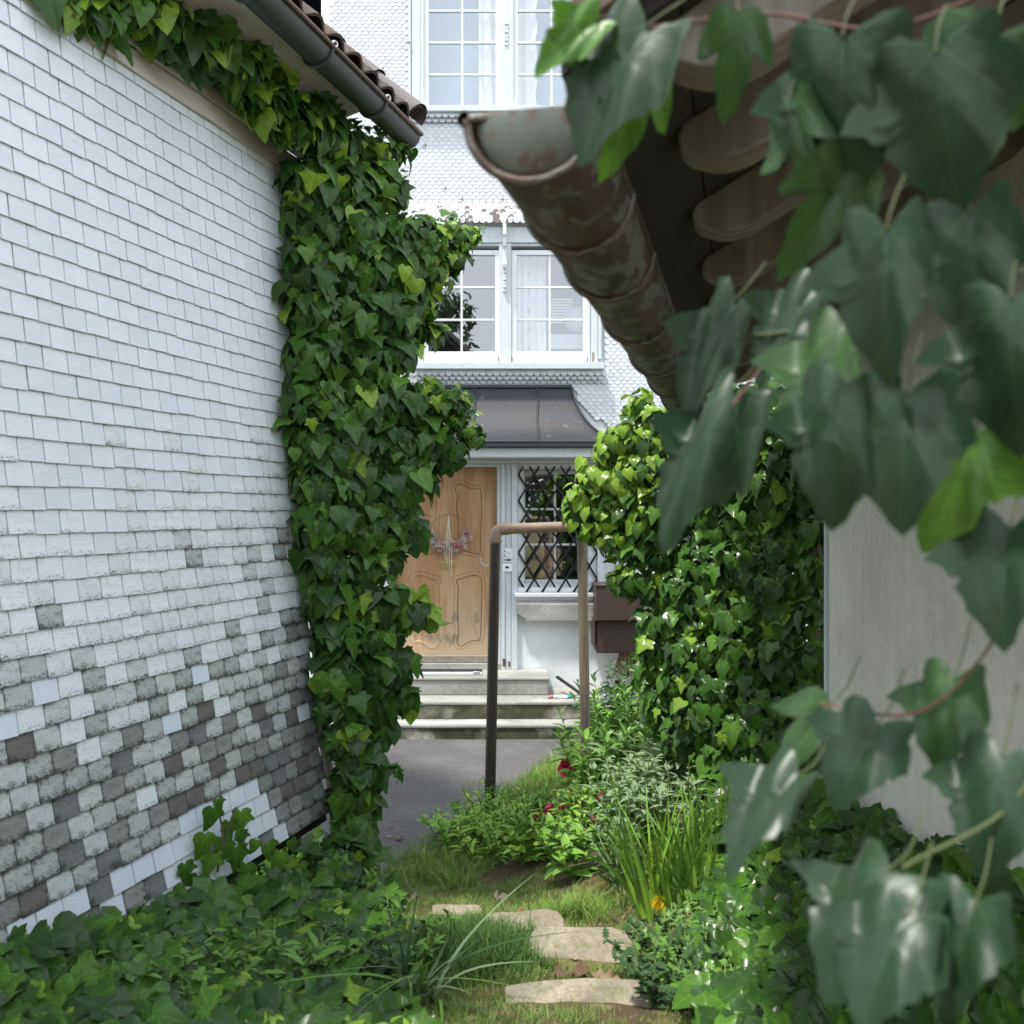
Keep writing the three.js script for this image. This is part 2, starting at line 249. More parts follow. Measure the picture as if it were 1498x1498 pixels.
// ---------- fish-scale cladding ----------
{
  const sw = 9.8 / F * D, sh = 5.25 / F * D;
  const shape = new THREE.Shape(); const hw = sw * 0.487, ht = sh * 1.35; shape.moveTo(-hw, ht); shape.lineTo(-hw, 0.0);
  for (let i = 1; i < 9; i++) { const a = Math.PI + i / 9 * Math.PI; shape.lineTo(Math.cos(a) * hw, Math.sin(a) * sh * 0.78); } shape.lineTo(hw, 0); shape.lineTo(hw, ht); shape.closePath();
  const base = extr(shape, 0.006).rotateX(-0.11);
  const geo = [0, 1, 2, 3].map((k) => { const g = triUV(base.clone(), 4.5, k * 0.27, k * 0.41); return g; });
  const white = mat({ map: tex(256, 256, (u, v) => { const n = fbm(u, v, 6, 5, 121); return mixc([214, 218, 224], [196, 201, 207], n); }), roughness: 0.6 });
  const white2 = mat({ map: tex(256, 256, (u, v) => { const n = fbm(u, v, 6, 5, 123); return mixc([207, 211, 217], [186, 191, 196], n); }), roughness: 0.65 });
  const chip = (s, lo) => mat({ map: tex(256, 256, (u, v) => { const n = fbm(u, v, 5, 5, s), c = sst(lo, lo + 0.02, n); return mixc(mixc([214, 218, 223], [196, 201, 206], fbm(u, v, 8, 3, s + 3)), mixc([136, 122, 116], [98, 86, 80], fbm(u, v, 20, 3, s + 5)), c); }), roughness: 0.75 });
  const mats = [white, white2, chip(131, 0.61), chip(137, 0.5)];
  const R = rng(11);
  const canopyEdge = (v) => v < 566 ? -1e9 : v < 628 ? table([[566, 836], [590, 852], [610, 872], [628, 898]], v) : 930;
  const inst = [];
  let row = 0;
  for (let v = 668; v > -70; v -= 5.25, row++) for (let i = 0; i < 92; i++) {
    const u = 300 + (i + (row % 2) * 0.5) * 9.8;
    if (u < 300 || u > 1190) continue;
    const bay = u > 597 && u < 884;
    if (bay && v < 172.5) continue;                                    // upper window
    if (bay && v > 331 && v < 546) continue;                           // lower window
    if (u > 335 && u < 485 && ((v > 345 && v < 540) || v < 168)) continue;
    if (v > 564 && u < canopyEdge(v) && u > 520) continue;
    let dz = 0.02;
    if (bay && v <= 331) dz = 0.055 + 0.07 * sst(300, 331, v) + 0.07 * sst(186, 173, v);
    else if (bay && v < 564) dz = 0.02 + 0.09 * sst(562, 546, v);
    const chance = bay && v > 268 && v <= 331 ? sst(275, 325, v) * (u > 650 && u < 800 ? 0.95 : 0.4) * (0.25 + sst(0.35, 0.6, fbm(u / 300, v / 300, 14, 3, 88))) : 0.004;
    const q = R(), mi = q < chance * 0.5 && v > 303 ? 3 : q < chance ? 2 : R() < 0.35 ? 1 : 0;
    inst.push({ u, v, x: fx(u) + (R() - 0.5) * 0.0015, y: fy(v) + (R() - 0.5) * 0.0015, z: WZ + dz, mi, gi: Math.floor(R() * 4), rz: (R() - 0.5) * 0.03, seen: (u > 605 && u < 730 && v > 178 && v < 331 ? 2 : 0) + (u > 840 && u < 930 && v > 470 && v < 610 ? 1.5 : 0) + (u > 690 && u < 770 && v > 290 && v < 331 ? 3 : 0) + R() });
  }
  const order = inst.slice().sort((a, b) => b.seen - a.seen), single300 = new Set(order.slice(0, 300));
  const rest = mats.map(() => []), m4 = new THREE.Matrix4(), q4 = new THREE.Quaternion();
  for (const s of inst) {
    if (single300.has(s)) { const o = part(house, 'scale_shingle', geo[s.gi], mats[s.mi]); o.position.set(s.x, s.y, s.z); o.rotation.z = s.rz; }
    else { m4.compose(V(s.x, s.y, s.z), q4.setFromEuler(new THREE.Euler(0, 0, s.rz)), V(1, 1, 1)); rest[s.mi].push(geo[s.gi].clone().applyMatrix4(m4)); }
  }
  const merged = mergeGeometries(rest.map((l) => mergeGeometries(l)), true);
  part(house, 'scale_shingles', merged, mats, { kind: 'stuff' });
}

// ---------- lead porch roof ----------
{
  const c = new THREE.Group(); c.name = 'porch_roof'; house.add(c);
  const top = fy(566), zt = WZ + 0.03, zb = -9.58, yb = EY + (CY - 645) / F * 9.58, xr0 = fx(834), xr1 = 1.1, xl0 = fx(590), xl1 = -1.6;
  const prof = (t) => ({ z: lerp(zt, zb, 0.35 * t + 0.65 * Math.pow(t, 1.7)), y: lerp(top, yb, 1 - Math.pow(1 - t, 1.45)), k: 0.3 * t + 0.7 * Math.pow(t, 1.8) });
  const ring = (a, t) => { const p = prof(t), xl = lerp(xl0, xl1, p.k), xr = lerp(xr0, xr1, p.k); if (a < 0.2) return V(xl, p.y, lerp(zt, p.z, a / 0.2)); if (a < 0.8) return V(lerp(xl, xr, (a - 0.2) / 0.6), p.y, p.z); return V(xr, p.y, lerp(p.z, zt, (a - 0.8) / 0.2)); };
  const sheet = surf((a, b) => ring(a, 1 - b), 40, 20); { const uv = sheet.attributes.uv; for (let i = 0; i < uv.count; i++) uv.setXY(i, uv.getX(i) * 1.6, uv.getY(i)); }
  part(c, 'lead_sheet', sheet, M.zinc);
  for (const u of [602, 695, 786]) { const x = fx(u); const pts = []; for (let i = 0; i <= 14; i++) { const p = prof(i / 14); pts.push(V(x + 0.006 * Math.sin(i * 0.7), p.y + 0.008, p.z + 0.006)); } part(c, 'seam', tube(pts, 0.011, 30, 6), M.zinc); }
  { const pts = []; for (let i = 0; i <= 14; i++) { const p = ring(0.8, i / 14); pts.push(p.clone().add(V(0.004, 0.006, 0.004))); } part(c, 'hip_seam', tube(pts, 0.014, 30, 6), M.zinc); }
  part(c, 'flashing', bmm(xl0 - 0.02, xr0 + 0.02, top - 0.012, top + 0.02, WZ + 0.02, WZ + 0.06, 0.005), M.lead);
  part(c, 'gutter', merge([bmm(xl1, xr1, yb - 0.062, yb - 0.002, zb - 0.05, zb + 0.03, 0.012), bmm(xl1, xr1, yb - 0.014, yb + 0.008, zb + 0.026, zb + 0.04, 0.006)]), M.lead);
  part(c, 'fascia', triUV(bmm(xl1 + 0.05, xr1 - 0.05, yb - 0.16, yb - 0.064, zb - 0.1, zb - 0.04, 0.006), 1.2), M.paintGrey);
  part(c, 'soffit', triUV(bmm(xl1 + 0.05, xr1 - 0.05, yb - 0.155, yb - 0.12, WZ, zb - 0.1), 1.2), M.paintGrey);
}

// ---------- door frame, grille window, sills ----------
const f0 = WZ;
tr('lintel_board', 540, 905, 660, 672, WZ, WZ + 0.1); tr('lintel_board', 548, 905, 672.5, 678, WZ, WZ + 0.075);
for (const [a, b, z] of [[548, 556, 0.06], [556.3, 566, 0.045], [566.3, 573, 0.055], [573.3, 579, 0.03], [727, 733, 0.03], [733.3, 738.8, 0.055], [739, 748, 0.042], [748.3, 757, 0.06]]) tr('pilaster_board', a, b, 678.5, 978, WZ - 0.06, WZ + z);
part(house, 'cable', tube([V(fx(741.5), fy(680), WZ + 0.05), V(fx(742.3), fy(740), WZ + 0.052), V(fx(741.2), fy(803), WZ + 0.05)], 0.004, 20, 5), M.paintGrey);
tr('door_head', 573.3, 733, 678.5, 683, WZ - 0.06, WZ + 0.028);
part(house, 'rotten_patch', triUV(rbx(0.035, 0.09, 0.012, fx(737.5), fy(968), WZ + 0.05, 0.005), 3), mat({ color: rgb(0.09, 0.065, 0.05), roughness: 1, bumpMap: bumpCoarse, bumpScale: 0.02 }), { label: 'dark rotted hole at the foot of the pilaster' });
part(house, 'rotten_patch', triUV(rbx(0.02, 0.06, 0.012, fx(745), fy(970), WZ + 0.043, 0.004), 3), mat({ color: rgb(0.12, 0.09, 0.07), roughness: 1, bumpMap: bumpCoarse, bumpScale: 0.02 }));
// window frame right of the door
tr('window_head', 757.3, 873, 678.5, 686, WZ - 0.1, WZ + 0.03, M.paint);
tr('window_jamb', 757.3, 766, 686.3, 864, WZ - 0.1, WZ + 0.02, M.paint); tr('window_jamb', 860, 873, 686.3, 864, WZ - 0.1, WZ + 0.02, M.paint);
tr('window_jamb', 873.3, 884, 678.5, 880, WZ, WZ + 0.06); tr('window_jamb', 884.3, 905, 678.5, 880, WZ, WZ + 0.045); tr('window_jamb', 905.3, 912, 678.5, 880, WZ, WZ + 0.06);
tr('window_jamb', 960, 975, 678.5, 880, WZ, WZ + 0.05);
tr('sill_board', 757.3, 873, 858, 865, WZ - 0.1, WZ + 0.05, M.paintWhite);
for (const [a, b] of [[753, 912], [946, 1110]]) {
  tr('sill_moulding', a, b, 865.5, 872, WZ, WZ + 0.13, M.paint, 0.012); tr('sill_moulding', a + 3, b - 3, 872.3, 876, WZ, WZ + 0.09, M.paint, 0.006); tr('sill_moulding', a + 4, b - 4, 876.3, 882, WZ, WZ + 0.05, M.paint, 0.004);
  const s = new THREE.Shape(), w = fx(b) - fx(a), y0 = fy(905), y1 = fy(882.4); s.moveTo(0.03, y1); s.lineTo(w - 0.03, y1); s.lineTo(w - 0.03, y1 - 0.02); s.quadraticCurveTo(w - 0.03, y1 - 0.09, w - 0.13, y0 + 0.02); s.lineTo(w - 0.13, y0); s.lineTo(0.13, y0); s.lineTo(0.13, y0 + 0.02); s.quadraticCurveTo(0.0, y1 - 0.1, 0.03, y1 - 0.02); s.closePath();
  part(house, 'stone_sill', triUV(extr(s, 0.12, 0.012).translate(fx(a), 0, WZ), 1.1), M.concrete);
}
{ // black diamond lattice
  const gr = new THREE.Group(); gr.name = 'window_grille'; house.add(gr);
  const x0 = fx(758.5), x1 = fx(873), y0 = fy(865), y1 = fy(682), cw = 22.9 / F * D, ch = 38 / F * D, z = WZ + 0.05;
  const clip = (ax, ay, bx_, by) => { let t0 = 0, t1 = 1; const dx = bx_ - ax, dy = by - ay; for (const [p, q] of [[-dx, ax - x0], [dx, x1 - ax], [-dy, ay - y0], [dy, y1 - ay]]) { const r = q / p; if (p < 0) t0 = Math.max(t0, r); else t1 = Math.min(t1, r); } return t0 < t1 ? [ax + dx * t0, ay + dy * t0, ax + dx * t1, ay + dy * t1] : null; };
  const H = y1 - y0, run = H / ch * cw;
  for (let k = -12; k < 14; k++) for (const sgn of [1, -1]) {
    const xs = x0 + (k + 0.5) * cw, c = clip(xs, y0, xs + sgn * run, y1); if (!c) continue;
    const a = V(c[0], c[1], z + sgn * 0.006), b = V(c[2], c[3], z + sgn * 0.006); if (a.distanceTo(b) < 0.05) continue;
    const g = bx(0.021, a.distanceTo(b), 0.011); g.rotateZ(Math.atan2(-(b.x - a.x), b.y - a.y)); part(gr, 'bar', g.translate((a.x + b.x) / 2, (a.y + b.y) / 2, a.z), M.iron);
  }
}
{ // pale pink sculpture of a raised hand standing inside the ground-floor window, and dark shelves behind
  const m = mat({ color: rgb(0.42, 0.24, 0.2), roughness: 0.5 });
  const o = thing('hand_sculpture', 'pinkish sculpted hand standing behind the lattice window', 'sculpture', V(fx(802), fy(846), WZ - 0.45));
  part(o, 'palm', new THREE.SphereGeometry(0.1, 20, 14).scale(1, 1.3, 0.5).translate(0, 0.19, 0), m);
  part(o, 'base', new THREE.CylinderGeometry(0.07, 0.11, 0.12, 20).translate(0, 0.03, 0), m);
  for (let i = 0; i < 4; i++) part(o, 'finger', tube([V(-0.06 + i * 0.045, 0.26, 0), V(-0.05 + i * 0.055, 0.36, 0.02), V(-0.03 + i * 0.06, 0.42 - Math.abs(i - 1.5) * 0.03, 0.05)], 0.02, 12, 8), m);
  part(o, 'thumb', tube([V(0.07, 0.16, 0), V(0.13, 0.24, 0.02), V(0.13, 0.32, 0.04)], 0.022, 12, 8), m);
  for (let i = 0; i < 4; i++) part(house, 'shelf', bmm(fx(770), fx(856), fy(846) + 0.06 + i * 0.13, fy(846) + 0.072 + i * 0.13, WZ - 0.9, WZ - 0.75), M.rafter);
}
// ---------- the carved door ----------
{
  const door = new THREE.Group(); door.name = 'door'; house.add(door);
  const x0 = fx(579), x1 = fx(727), y0 = fy(957.5), y1 = fy(683), xm = fx(653), z = WZ - 0.055;
  const cv = (pts, dv) => pts.map(([a, b]) => new THREE.Vector2(fx(540 + a / 7.49) - xm, fy(dv + b / 7.49)));
  const up = cv([[895, 395], [912, 345], [945, 312], [990, 305], [1050, 325], [1110, 355], [1165, 362], [1205, 352], [1250, 390], [1275, 440], [1278, 700], [1270, 900], [1270, 1080], [1240, 1150], [1180, 1175], [1080, 1150], [1010, 1130], [960, 1105], [928, 1070], [924, 950], [922, 740], [905, 600], [920, 490], [893, 450]], 660);
  const lo = cv([[912, 205], [935, 168], [1000, 152], [1050, 135], [1130, 115], [1200, 122], [1250, 155], [1277, 215], [1277, 500], [1268, 800], [1255, 885], [1220, 930], [1150, 930], [1090, 950], [1040, 985], [980, 990], [928, 950], [912, 890], [926, 800], [918, 550], [924, 300], [905, 260]], 820);
  const spline = (pts) => new THREE.SplineCurve([...pts, pts[0]]).getPoints(90).slice(0, -1);
  const inset = (pts, k) => { const n = pts.length; let area = 0; for (let i = 0; i < n; i++) { const a = pts[i], b = pts[(i + 1) % n]; area += a.x * b.y - b.x * a.y; } const sg = area > 0 ? 1 : -1; return pts.map((p, i) => { const a = pts[(i + n - 2) % n], b = pts[(i + 2) % n], dx = b.x - a.x, dy = b.y - a.y, L = Math.hypot(dx, dy); return new THREE.Vector2(p.x - sg * dy / L * k, p.y + sg * dx / L * k); }); };
  const wuv = (g) => { g = G0(g); const p = g.attributes.position, uv = g.attributes.uv; for (let i = 0; i < p.count; i++) uv.setXY(i, (p.getX(i) - x0) / 1.12 + 0.03, (p.getY(i) - y0) / 2.05 * 0.98 + 0.01); return g; };
  const leaf = rectPath(x0, x1, y0, y1, THREE.Shape), pieces = [];
  for (const o of [up, lo]) for (const m of [1, -1]) {
    const A = spline(o.map((p) => new THREE.Vector2(xm + m * p.x, p.y))), holeA = new THREE.Path(A); leaf.holes.push(holeA);
    const B = inset(A, 0.015), C = inset(A, 0.042), E = inset(A, 0.052);
    const ring = new THREE.Shape(B); ring.holes.push(new THREE.Path(C)); pieces.push(['panel_moulding', extr(ring, 0.014, 0.009).translate(0, 0, z - 0.022)]);
    pieces.push(['door_panel', extr(new THREE.Shape(E), 0.012, 0.008).translate(0, 0, z - 0.03)]);
  }
  part(door, 'leaf', wuv(extr(leaf, 0.032, 0.006).translate(0, 0, z - 0.036)), M.woodDoor);
  part(door, 'back_panel', wuv(bmm(x0, x1, y0, y1, z - 0.07, z - 0.041)), M.woodDoor);
  for (const [n, g] of pieces) part(door, n, wuv(g), M.woodDoor);
  part(door, 'weatherboard', triUV(bmm(fx(586), x1, fy(968.5), fy(958), WZ - 0.09, WZ + 0.02, 0.01), 2), M.woodGrey);
  part(door, 'threshold', triUV(bmm(fx(573), fx(733), fy(980), fy(969), WZ - 0.2, WZ + 0.06, 0.008), 1.2), M.concrete);
  // curled iron handle
  const h = part(door, 'handle', tube([P(699, 815, 10.05), P(703, 819, 10.0), P(704.5, 823, 9.97), P(709, 826.5, 9.96), P(716, 826, 9.96), P(722, 824, 9.98)], 0.008, 30, 8), M.steel);
  part(h, 'handle_rose', new THREE.SphereGeometry(0.022, 12, 10).scale(1, 0.7, 0.6).translate(...P(702, 817, 10.06).toArray()), M.steel);
  part(door, 'escutcheon', extr(new THREE.Shape([[-0.02, -0.06], [0.01, -0.07], [0.02, -0.02], [0.012, 0.03], [0.02, 0.06], [-0.01, 0.07], [-0.022, 0.02]].map((p) => new THREE.Vector2(...p))), 0.008, 0.004).translate(fx(715), fy(831), z), M.brass);
  // brass letter plate with leafy corners
  const pl = part(door, 'letter_plate', rbx(0.1, 0.05, 0.014, fx(653.5), fy(825.5), z + 0.012, 0.012), M.brass);
  const star = []; for (let i = 0; i < 32; i++) { const a = i / 32 * 6.283, r = (0.055 + 0.035 * Math.abs(Math.cos(a)) ** 3 + 0.016 * Math.abs(Math.sin(a)) ** 3 + 0.008 * Math.cos(9 * a)); star.push(new THREE.Vector2(Math.cos(a) * r, Math.sin(a) * r * 0.78)); }
  part(pl, 'ornament', extr(new THREE.Shape(star), 0.005, 0.004).translate(fx(653.5), fy(825.5), z + 0.002), M.brass);
}
{ // bell panel
  const b = new THREE.Group(); b.name = 'bell_panel'; house.add(b);
  const z = WZ + 0.055;
  part(b, 'plate', rbx(0.1, 0.155, 0.02, fx(742), fy(812), z, 0.004), M.paintWhite);
  part(b, 'plate', rbx(0.1, 0.085, 0.02, fx(742), fy(829.3), z, 0.004), mat({ color: rgb(0.86, 0.87, 0.87), roughness: 0.4 }));
  for (let i = 0; i < 3; i++) { part(b, 'name_strip', rbx(0.052, 0.018, 0.006, fx(744), fy(805.5 + i * 6.3), z + 0.012, 0.002), i === 2 ? M.iron : mat({ color: rgb(0.7, 0.71, 0.7) })); part(b, 'bell_button', new THREE.CylinderGeometry(0.008, 0.008, 0.008, 14).rotateX(Math.PI / 2).translate(fx(738.3), fy(805.5 + i * 6.3), z + 0.012), M.iron); part(b, 'name_rim', rbx(0.084, 0.003, 0.006, fx(742), fy(808.7 + i * 6.3), z + 0.011, 0.001), M.steel); }
  const s = new THREE.Shape(); s.absarc(0, 0, 0.022, Math.PI, 0, false); s.closePath(); part(b, 'lens', extr(s, 0.006).translate(fx(742), fy(827.5), z + 0.01), M.iron);
}

// ---------- steps ----------
{
  const st = thing('front_steps', 'weathered concrete front steps with mossy risers', 'steps');
  const X0 = -2.0;
  // block front depth, back depth, y bottom, y top, right end
  const L = [[9.05, 10.08, -0.62, -0.36, 1.3, M.mossy], [9.285, 10.08, -0.36, -0.183, 0.94, M.mossyLight], [9.594, 10.08, -0.183, 0.006, 0.385, M.concrete]];
  L.forEach(([d0, d1, a, b, xr, m], i) => {
    const s = new THREE.Group(); s.name = 'step'; st.add(s);
    part(s, 'riser', triUV(bmm(X0, xr - 0.012, a, b - 0.035, -d1, -d0 - 0.014, 0.012), 0.6, i * 0.37, i * 0.21), m);
    part(s, 'tread', triUV(bmm(X0 - 0.02, xr, b - 0.036, b, -d1, -d0, 0.014), 0.7, i * 0.53), M.concrete);
  });
  // white lime splash on the lowest tread
  const s = new THREE.Shape(); const R = rng(5); for (let i = 0; i < 30; i++) { const a = i / 30 * 6.283, r = 0.8 + 0.4 * R(); const p = [Math.cos(a) * 0.5 * r, Math.sin(a) * 0.06 * r]; i ? s.lineTo(...p) : s.moveTo(...p); } s.closePath();
  part(st, 'lime_stain', new THREE.ShapeGeometry(s).rotateX(-Math.PI / 2).translate(-0.55, -0.357, -9.14), mat({ color: rgb(0.72, 0.73, 0.72), roughness: 0.95 }));
}
// ---------- shingled house with the flared wall ----------
const eDir = V(0.3005, 0, -0.9538), nDir = V(0.9538, 0, 0.3005), C0 = V(-1.236, 0, -5.3);
const flare = (y) => 0.95 * table([[0.0, 0.262], [0.07, 0.252], [0.29, 0.205], [0.62, 0.16], [1.15, 0.118], [1.42, 0.088], [2.27, 0.043], [3.59, 0], [6, 0]], y);
const W = (s, y, o = 0) => C0.clone().addScaledVector(eDir, -s).addScaledVector(nDir, flare(y) + o).setY(y);
const LEN = 4.4, EAVE = 1.55;                                                       // the eaves overhang ends above the passage
const barn = thing('shingled_house', 'old house wall of white square shingles, stained dark below', 'house');
{
  const wallFar = (o) => surf((a, b) => W(lerp(0.02, LEN, a), lerp(-0.02, 3.75, b), o), 2, 40);
  part(barn, 'wall', wallFar(-0.03), M.darkWood);
  // far gable wall and body of the house
  const back = surf((a, b) => W(0.03, lerp(0.08, 5.4, b), -0.035).addScaledVector(nDir, -a * 4.5), 4, 40);
  part(barn, 'gable_wall', back, M.plaster);
  // foundation set back below the flare
  const fo = surf((a, b) => W(lerp(0.03, LEN, a), 0.1, -0.17).setY(lerp(-0.9, 0.12, b)), 6, 6), fo2 = surf((a, b) => W(0.03, 0.1, -0.17).addScaledVector(nDir, -a * 4.5).setY(lerp(-0.9, 0.12, b)), 6, 6);
  part(barn, 'foundation', triUV(merge([fo, fo2]), 0.8), mat({ map: tex(256, 256, (u, v) => { const n = fbm(u, v, 5, 5, 201), k = fbm(u, v, 40, 3, 203); return mixc([128, 120, 108], [78, 74, 66], n * 1.4 - 0.2).map((x) => x * (0.85 + 0.3 * k)); }), roughness: 1, bumpMap: bumpCoarse, bumpScale: 0.01 }));
  // shingles
  const sw = 0.122, rh = 0.0875;
  const base = rbx(sw - 0.0045, rh * 1.42, 0.006, 0, rh * 0.71, 0, 0.0015, 1);
  const geos = [0, 1, 2].map((k) => { const g = G0(base.clone()), p = g.attributes.position, uv = g.attributes.uv; for (let i = 0; i < p.count; i++) uv.setXY(i, ((p.getX(i) / sw + 0.5) * 0.98 + k + 0.01) / 3, p.getY(i) / (rh * 1.42) * 0.96 + 0.02); return g; });
  // stain: 0 none .. 1 black with lichen; grain gathers at the lower edge and in streaks from the joints
  const sh = (base0, base1, dark, amount, edge, s) => mat({ map: tex(512, 256, (u, v) => {
    const n = fbm(u, v, 5, 5, s), k = fbm(u, v, 40, 4, s + 3), st = fbm(u, v * 0.15, 34, 3, s + 7), sp = fbm(u, v, 100, 2, s + 11), low = sst(0.3, 0.03, v), high = sst(0.5, 0.68, v), lx = (u * 3) % 1, side = Math.max(sst(0.22, 0, lx), sst(0.78, 1, lx));
    let c = mixc(base0, base1, n);
    const t = amount + (n - 0.5) * 0.8 + (st - 0.5) * 0.5 + (k - 0.5) * 0.35 + edge * (low * 0.4 + high * 0.3 + side * 0.3 + (sp - 0.5) * 0.4);
    c = mixc(c, dark, sst(0.42, 1.0, t) * 0.8);
    return mixc(c, [34, 33, 31], sst(0.66, 0.76, k * 0.5 + sp * 0.42 + n * 0.12 + amount * 0.06 + edge * (0.16 * low + 0.06 * high)) * edge * 0.75);
  }), roughness: 0.62, bumpMap: bumpFine, bumpScale: 0.0012 });
  const mats = {
    clean: [sh([224, 231, 236], [210, 218, 224], [180, 188, 192], -0.25, 0.0, 211), sh([218, 226, 231], [204, 213, 219], [170, 178, 182], -0.15, 0.12, 217)],
    speck: [sh([226, 232, 234], [212, 219, 222], [120, 121, 118], -0.05, 0.7, 223), sh([220, 226, 228], [204, 211, 213], [104, 104, 100], 0.05, 0.9, 229)],
    mid: [sh([206, 211, 211], [176, 181, 180], [84, 83, 79], 0.2, 1, 233), sh([190, 195, 194], [158, 163, 161], [74, 72, 68], 0.28, 1, 239)],
    dark: [sh([152, 154, 152], [118, 120, 118], [62, 60, 57], 0.36, 0.9, 241), sh([128, 131, 132], [102, 105, 106], [58, 56, 54], 0.34, 0.6, 247), sh([120, 116, 113], [92, 89, 86], [54, 50, 48], 0.36, 0.7, 251)],
    fresh: [sh([218, 227, 236], [206, 216, 226], [170, 180, 190], -0.2, 0.05, 257)],
  };
  const all = Object.values(mats).flat(), rest = all.map(() => []), R = rng(77), list = [];
  const rows = 41;
  for (let j = 0; j < rows; j++) {
    const y0 = 0.045 + j * rh, off = (j % 2) * 0.5 + (R() - 0.5) * 0.25;
    for (let i = -1; i < LEN / sw; i++) {
      const s = (i + off + 0.5) * sw; if (s < sw * 0.42 || s > LEN) continue;
      const y = y0 + (R() - 0.5) * 0.006, p0 = W(s, y, 0.014 + R() * 0.003), p1 = W(s, y + rh * 1.42, 0.003);
      const Y = p1.clone().sub(p0).normalize(), Z = new V3().crossVectors(eDir, Y), m = new THREE.Matrix4().makeBasis(eDir, Y, Z).multiply(new THREE.Matrix4().makeRotationZ((R() - 0.5) * 0.02));
      m.setPosition(p0);
      // where weather has blackened the cladding: more towards the foot, in patches
      const px = s * 0.16 + 0.3, py = y0 * 0.16 + 0.2, patch = fbm(px, py, 6, 4, 61) - 0.5, t = 1.5 - y0 * 0.84 + patch * 1.5 + (R() - 0.5) * 0.8 - 0.22 * Math.max(0, s - 0.5);
      let k = t < -0.15 ? 'clean' : t < 0.5 ? 'speck' : t < 1.02 ? 'mid' : 'dark';
      if (y0 < 0.36 && s > 0.5 + y0 * 0.5 && s < 2.2 && R() < 0.66) k = 'fresh';
      if (y0 > 0.5 && y0 < 1.1 && t > 0.6 && R() < 0.07) k = 'fresh';
      if (y0 > 2.2) k = 'clean';
      const f = mats[k], mm = f[Math.floor(R() * f.length)], d = -p0.z, u = CX + F * p0.x / d, v = CY - F * (y - EY) / d;
      list.push({ m, mi: all.indexOf(mm), g: Math.floor(R() * 3), w: (u > 215 && u < 440 && v > 120 && v < 1300 ? 1 : 0) / d + (v > 420 && v < 1250 ? 0.2 : 0) });
    }
  }
  const top = new Set(list.slice().sort((a, b) => b.w - a.w).slice(0, 300));
  for (const s of list) if (top.has(s)) { const o = part(barn, 'shingle', geos[s.g], all[s.mi]); s.m.decompose(o.position, o.quaternion, o.scale); } else rest[s.mi].push(geos[s.g].clone().applyMatrix4(s.m));
  const used = all.map((m, i) => i).filter((i) => rest[i].length);
  part(barn, 'shingles', mergeGeometries(used.map((i) => mergeGeometries(rest[i])), true), used.map((i) => all[i]), { kind: 'stuff' });
  // corner lath
  part(barn, 'corner_strip', surf((a, b) => { const y = lerp(0.06, 3.6, b), k = [[0.04, 0.012], [0.034, 0.032], [-0.028, 0.03], [-0.034, -0.04]][Math.round(a * 3)]; return W(k[0], y, k[1] + 0.004 * Math.sin(y * 9)); }, 3, 60), M.woodGrey);
  // boards under the eaves
  const beam = (y0, y1, o0, o1, m, name) => { const g = merge([surf((a, b) => W(lerp(-0.06, LEN, a), lerp(y0, y1, b), o1 + 0.004 * Math.sin(a * 40)), 60, 1), surf((a, b) => W(lerp(-0.06, LEN, a), y0, lerp(o0, o1, 1 - b)), 60, 1), surf((a, b) => W(lerp(-0.06, LEN, a), y1, lerp(o0, o1, b)), 60, 1)]); const p = g.attributes.position, uv = g.attributes.uv; for (let i = 0; i < p.count; i++) uv.setXY(i, p.getZ(i) * 0.7 + p.getX(i) * 0.3, p.getY(i) * 2.2 + p.getX(i) * 0.4); part(barn, name, g, m); };
  const pale = mat({ map: tex(512, 256, (u, v) => { const g = fbm(u * 0.15, v, 64, 3, 261), n = fbm(u, v, 6, 5, 263); return mixc([206, 202, 195], [168, 163, 155], g * 0.7 + n * 0.5 - 0.2); }), roughness: 0.9, bumpMap: bumpFine, bumpScale: 0.002 });
  beam(3.585, 3.675, -0.02, 0.03, pale, 'eaves_board'); beam(3.68, 3.8, -0.02, 0.055, pale, 'eaves_board'); beam(3.8, 3.83, -0.02, 0.075, pale, 'eaves_moulding');
  part(barn, 'wall_coping', surf((u1, v1) => W(lerp(EAVE, LEN, u1), 3.84, lerp(0.1, -0.4, v1)), 2, 2), pale);
  // plaster cove up to the rafters
  part(barn, 'soffit', surf((a, b) => W(lerp(-0.1, EAVE, a), 3.82, 0).addScaledVector(nDir, lerp(0.03, 0.46, b)).setY(3.83 + 0.14 * Math.sin(b * 1.57)), 2, 12), mat({ map: tex(256, 256, (u, v) => { const n = fbm(u, v, 5, 5, 271); return mixc([214, 208, 202], [180, 173, 167], n * 1.3 - 0.15); }), roughness: 0.95, bumpMap: bumpFine, bumpScale: 0.003 }));
  // gutter
  const gt = new THREE.Group(); gt.name = 'gutter'; barn.add(gt);
  const GO = 0.52, gy = 3.93, gr = 0.078, gs0 = -0.42;
  const gm = mat({ map: tex(512, 256, (u, v) => { const n = fbm(u, v, 5, 5, 281), s = fbm(u, v * 0.2, 50, 3, 283); return mixc([84, 90, 90], [56, 60, 60], n * 0.7 + s * 0.6 - 0.15); }), roughness: 0.5, metalness: 0.45, bumpMap: bumpCoarse, bumpScale: 0.0015 });
  const copper = mat({ map: tex(256, 256, (u, v) => { const n = fbm(u, v, 6, 5, 291); return mixc([108, 84, 74], [70, 56, 50], n * 1.3 - 0.15); }), roughness: 0.5, metalness: 0.5 });
  const gpt = (s, a, r) => W(s, 3.9, 0).addScaledVector(nDir, GO - flare(3.9) + Math.cos(a) * r).setY(gy + Math.sin(a) * r + 0.006 * s);
  part(gt, 'trough', surf((a, b) => gpt(lerp(gs0, EAVE, b), Math.PI + a * Math.PI, gr), 20, 40), gm);
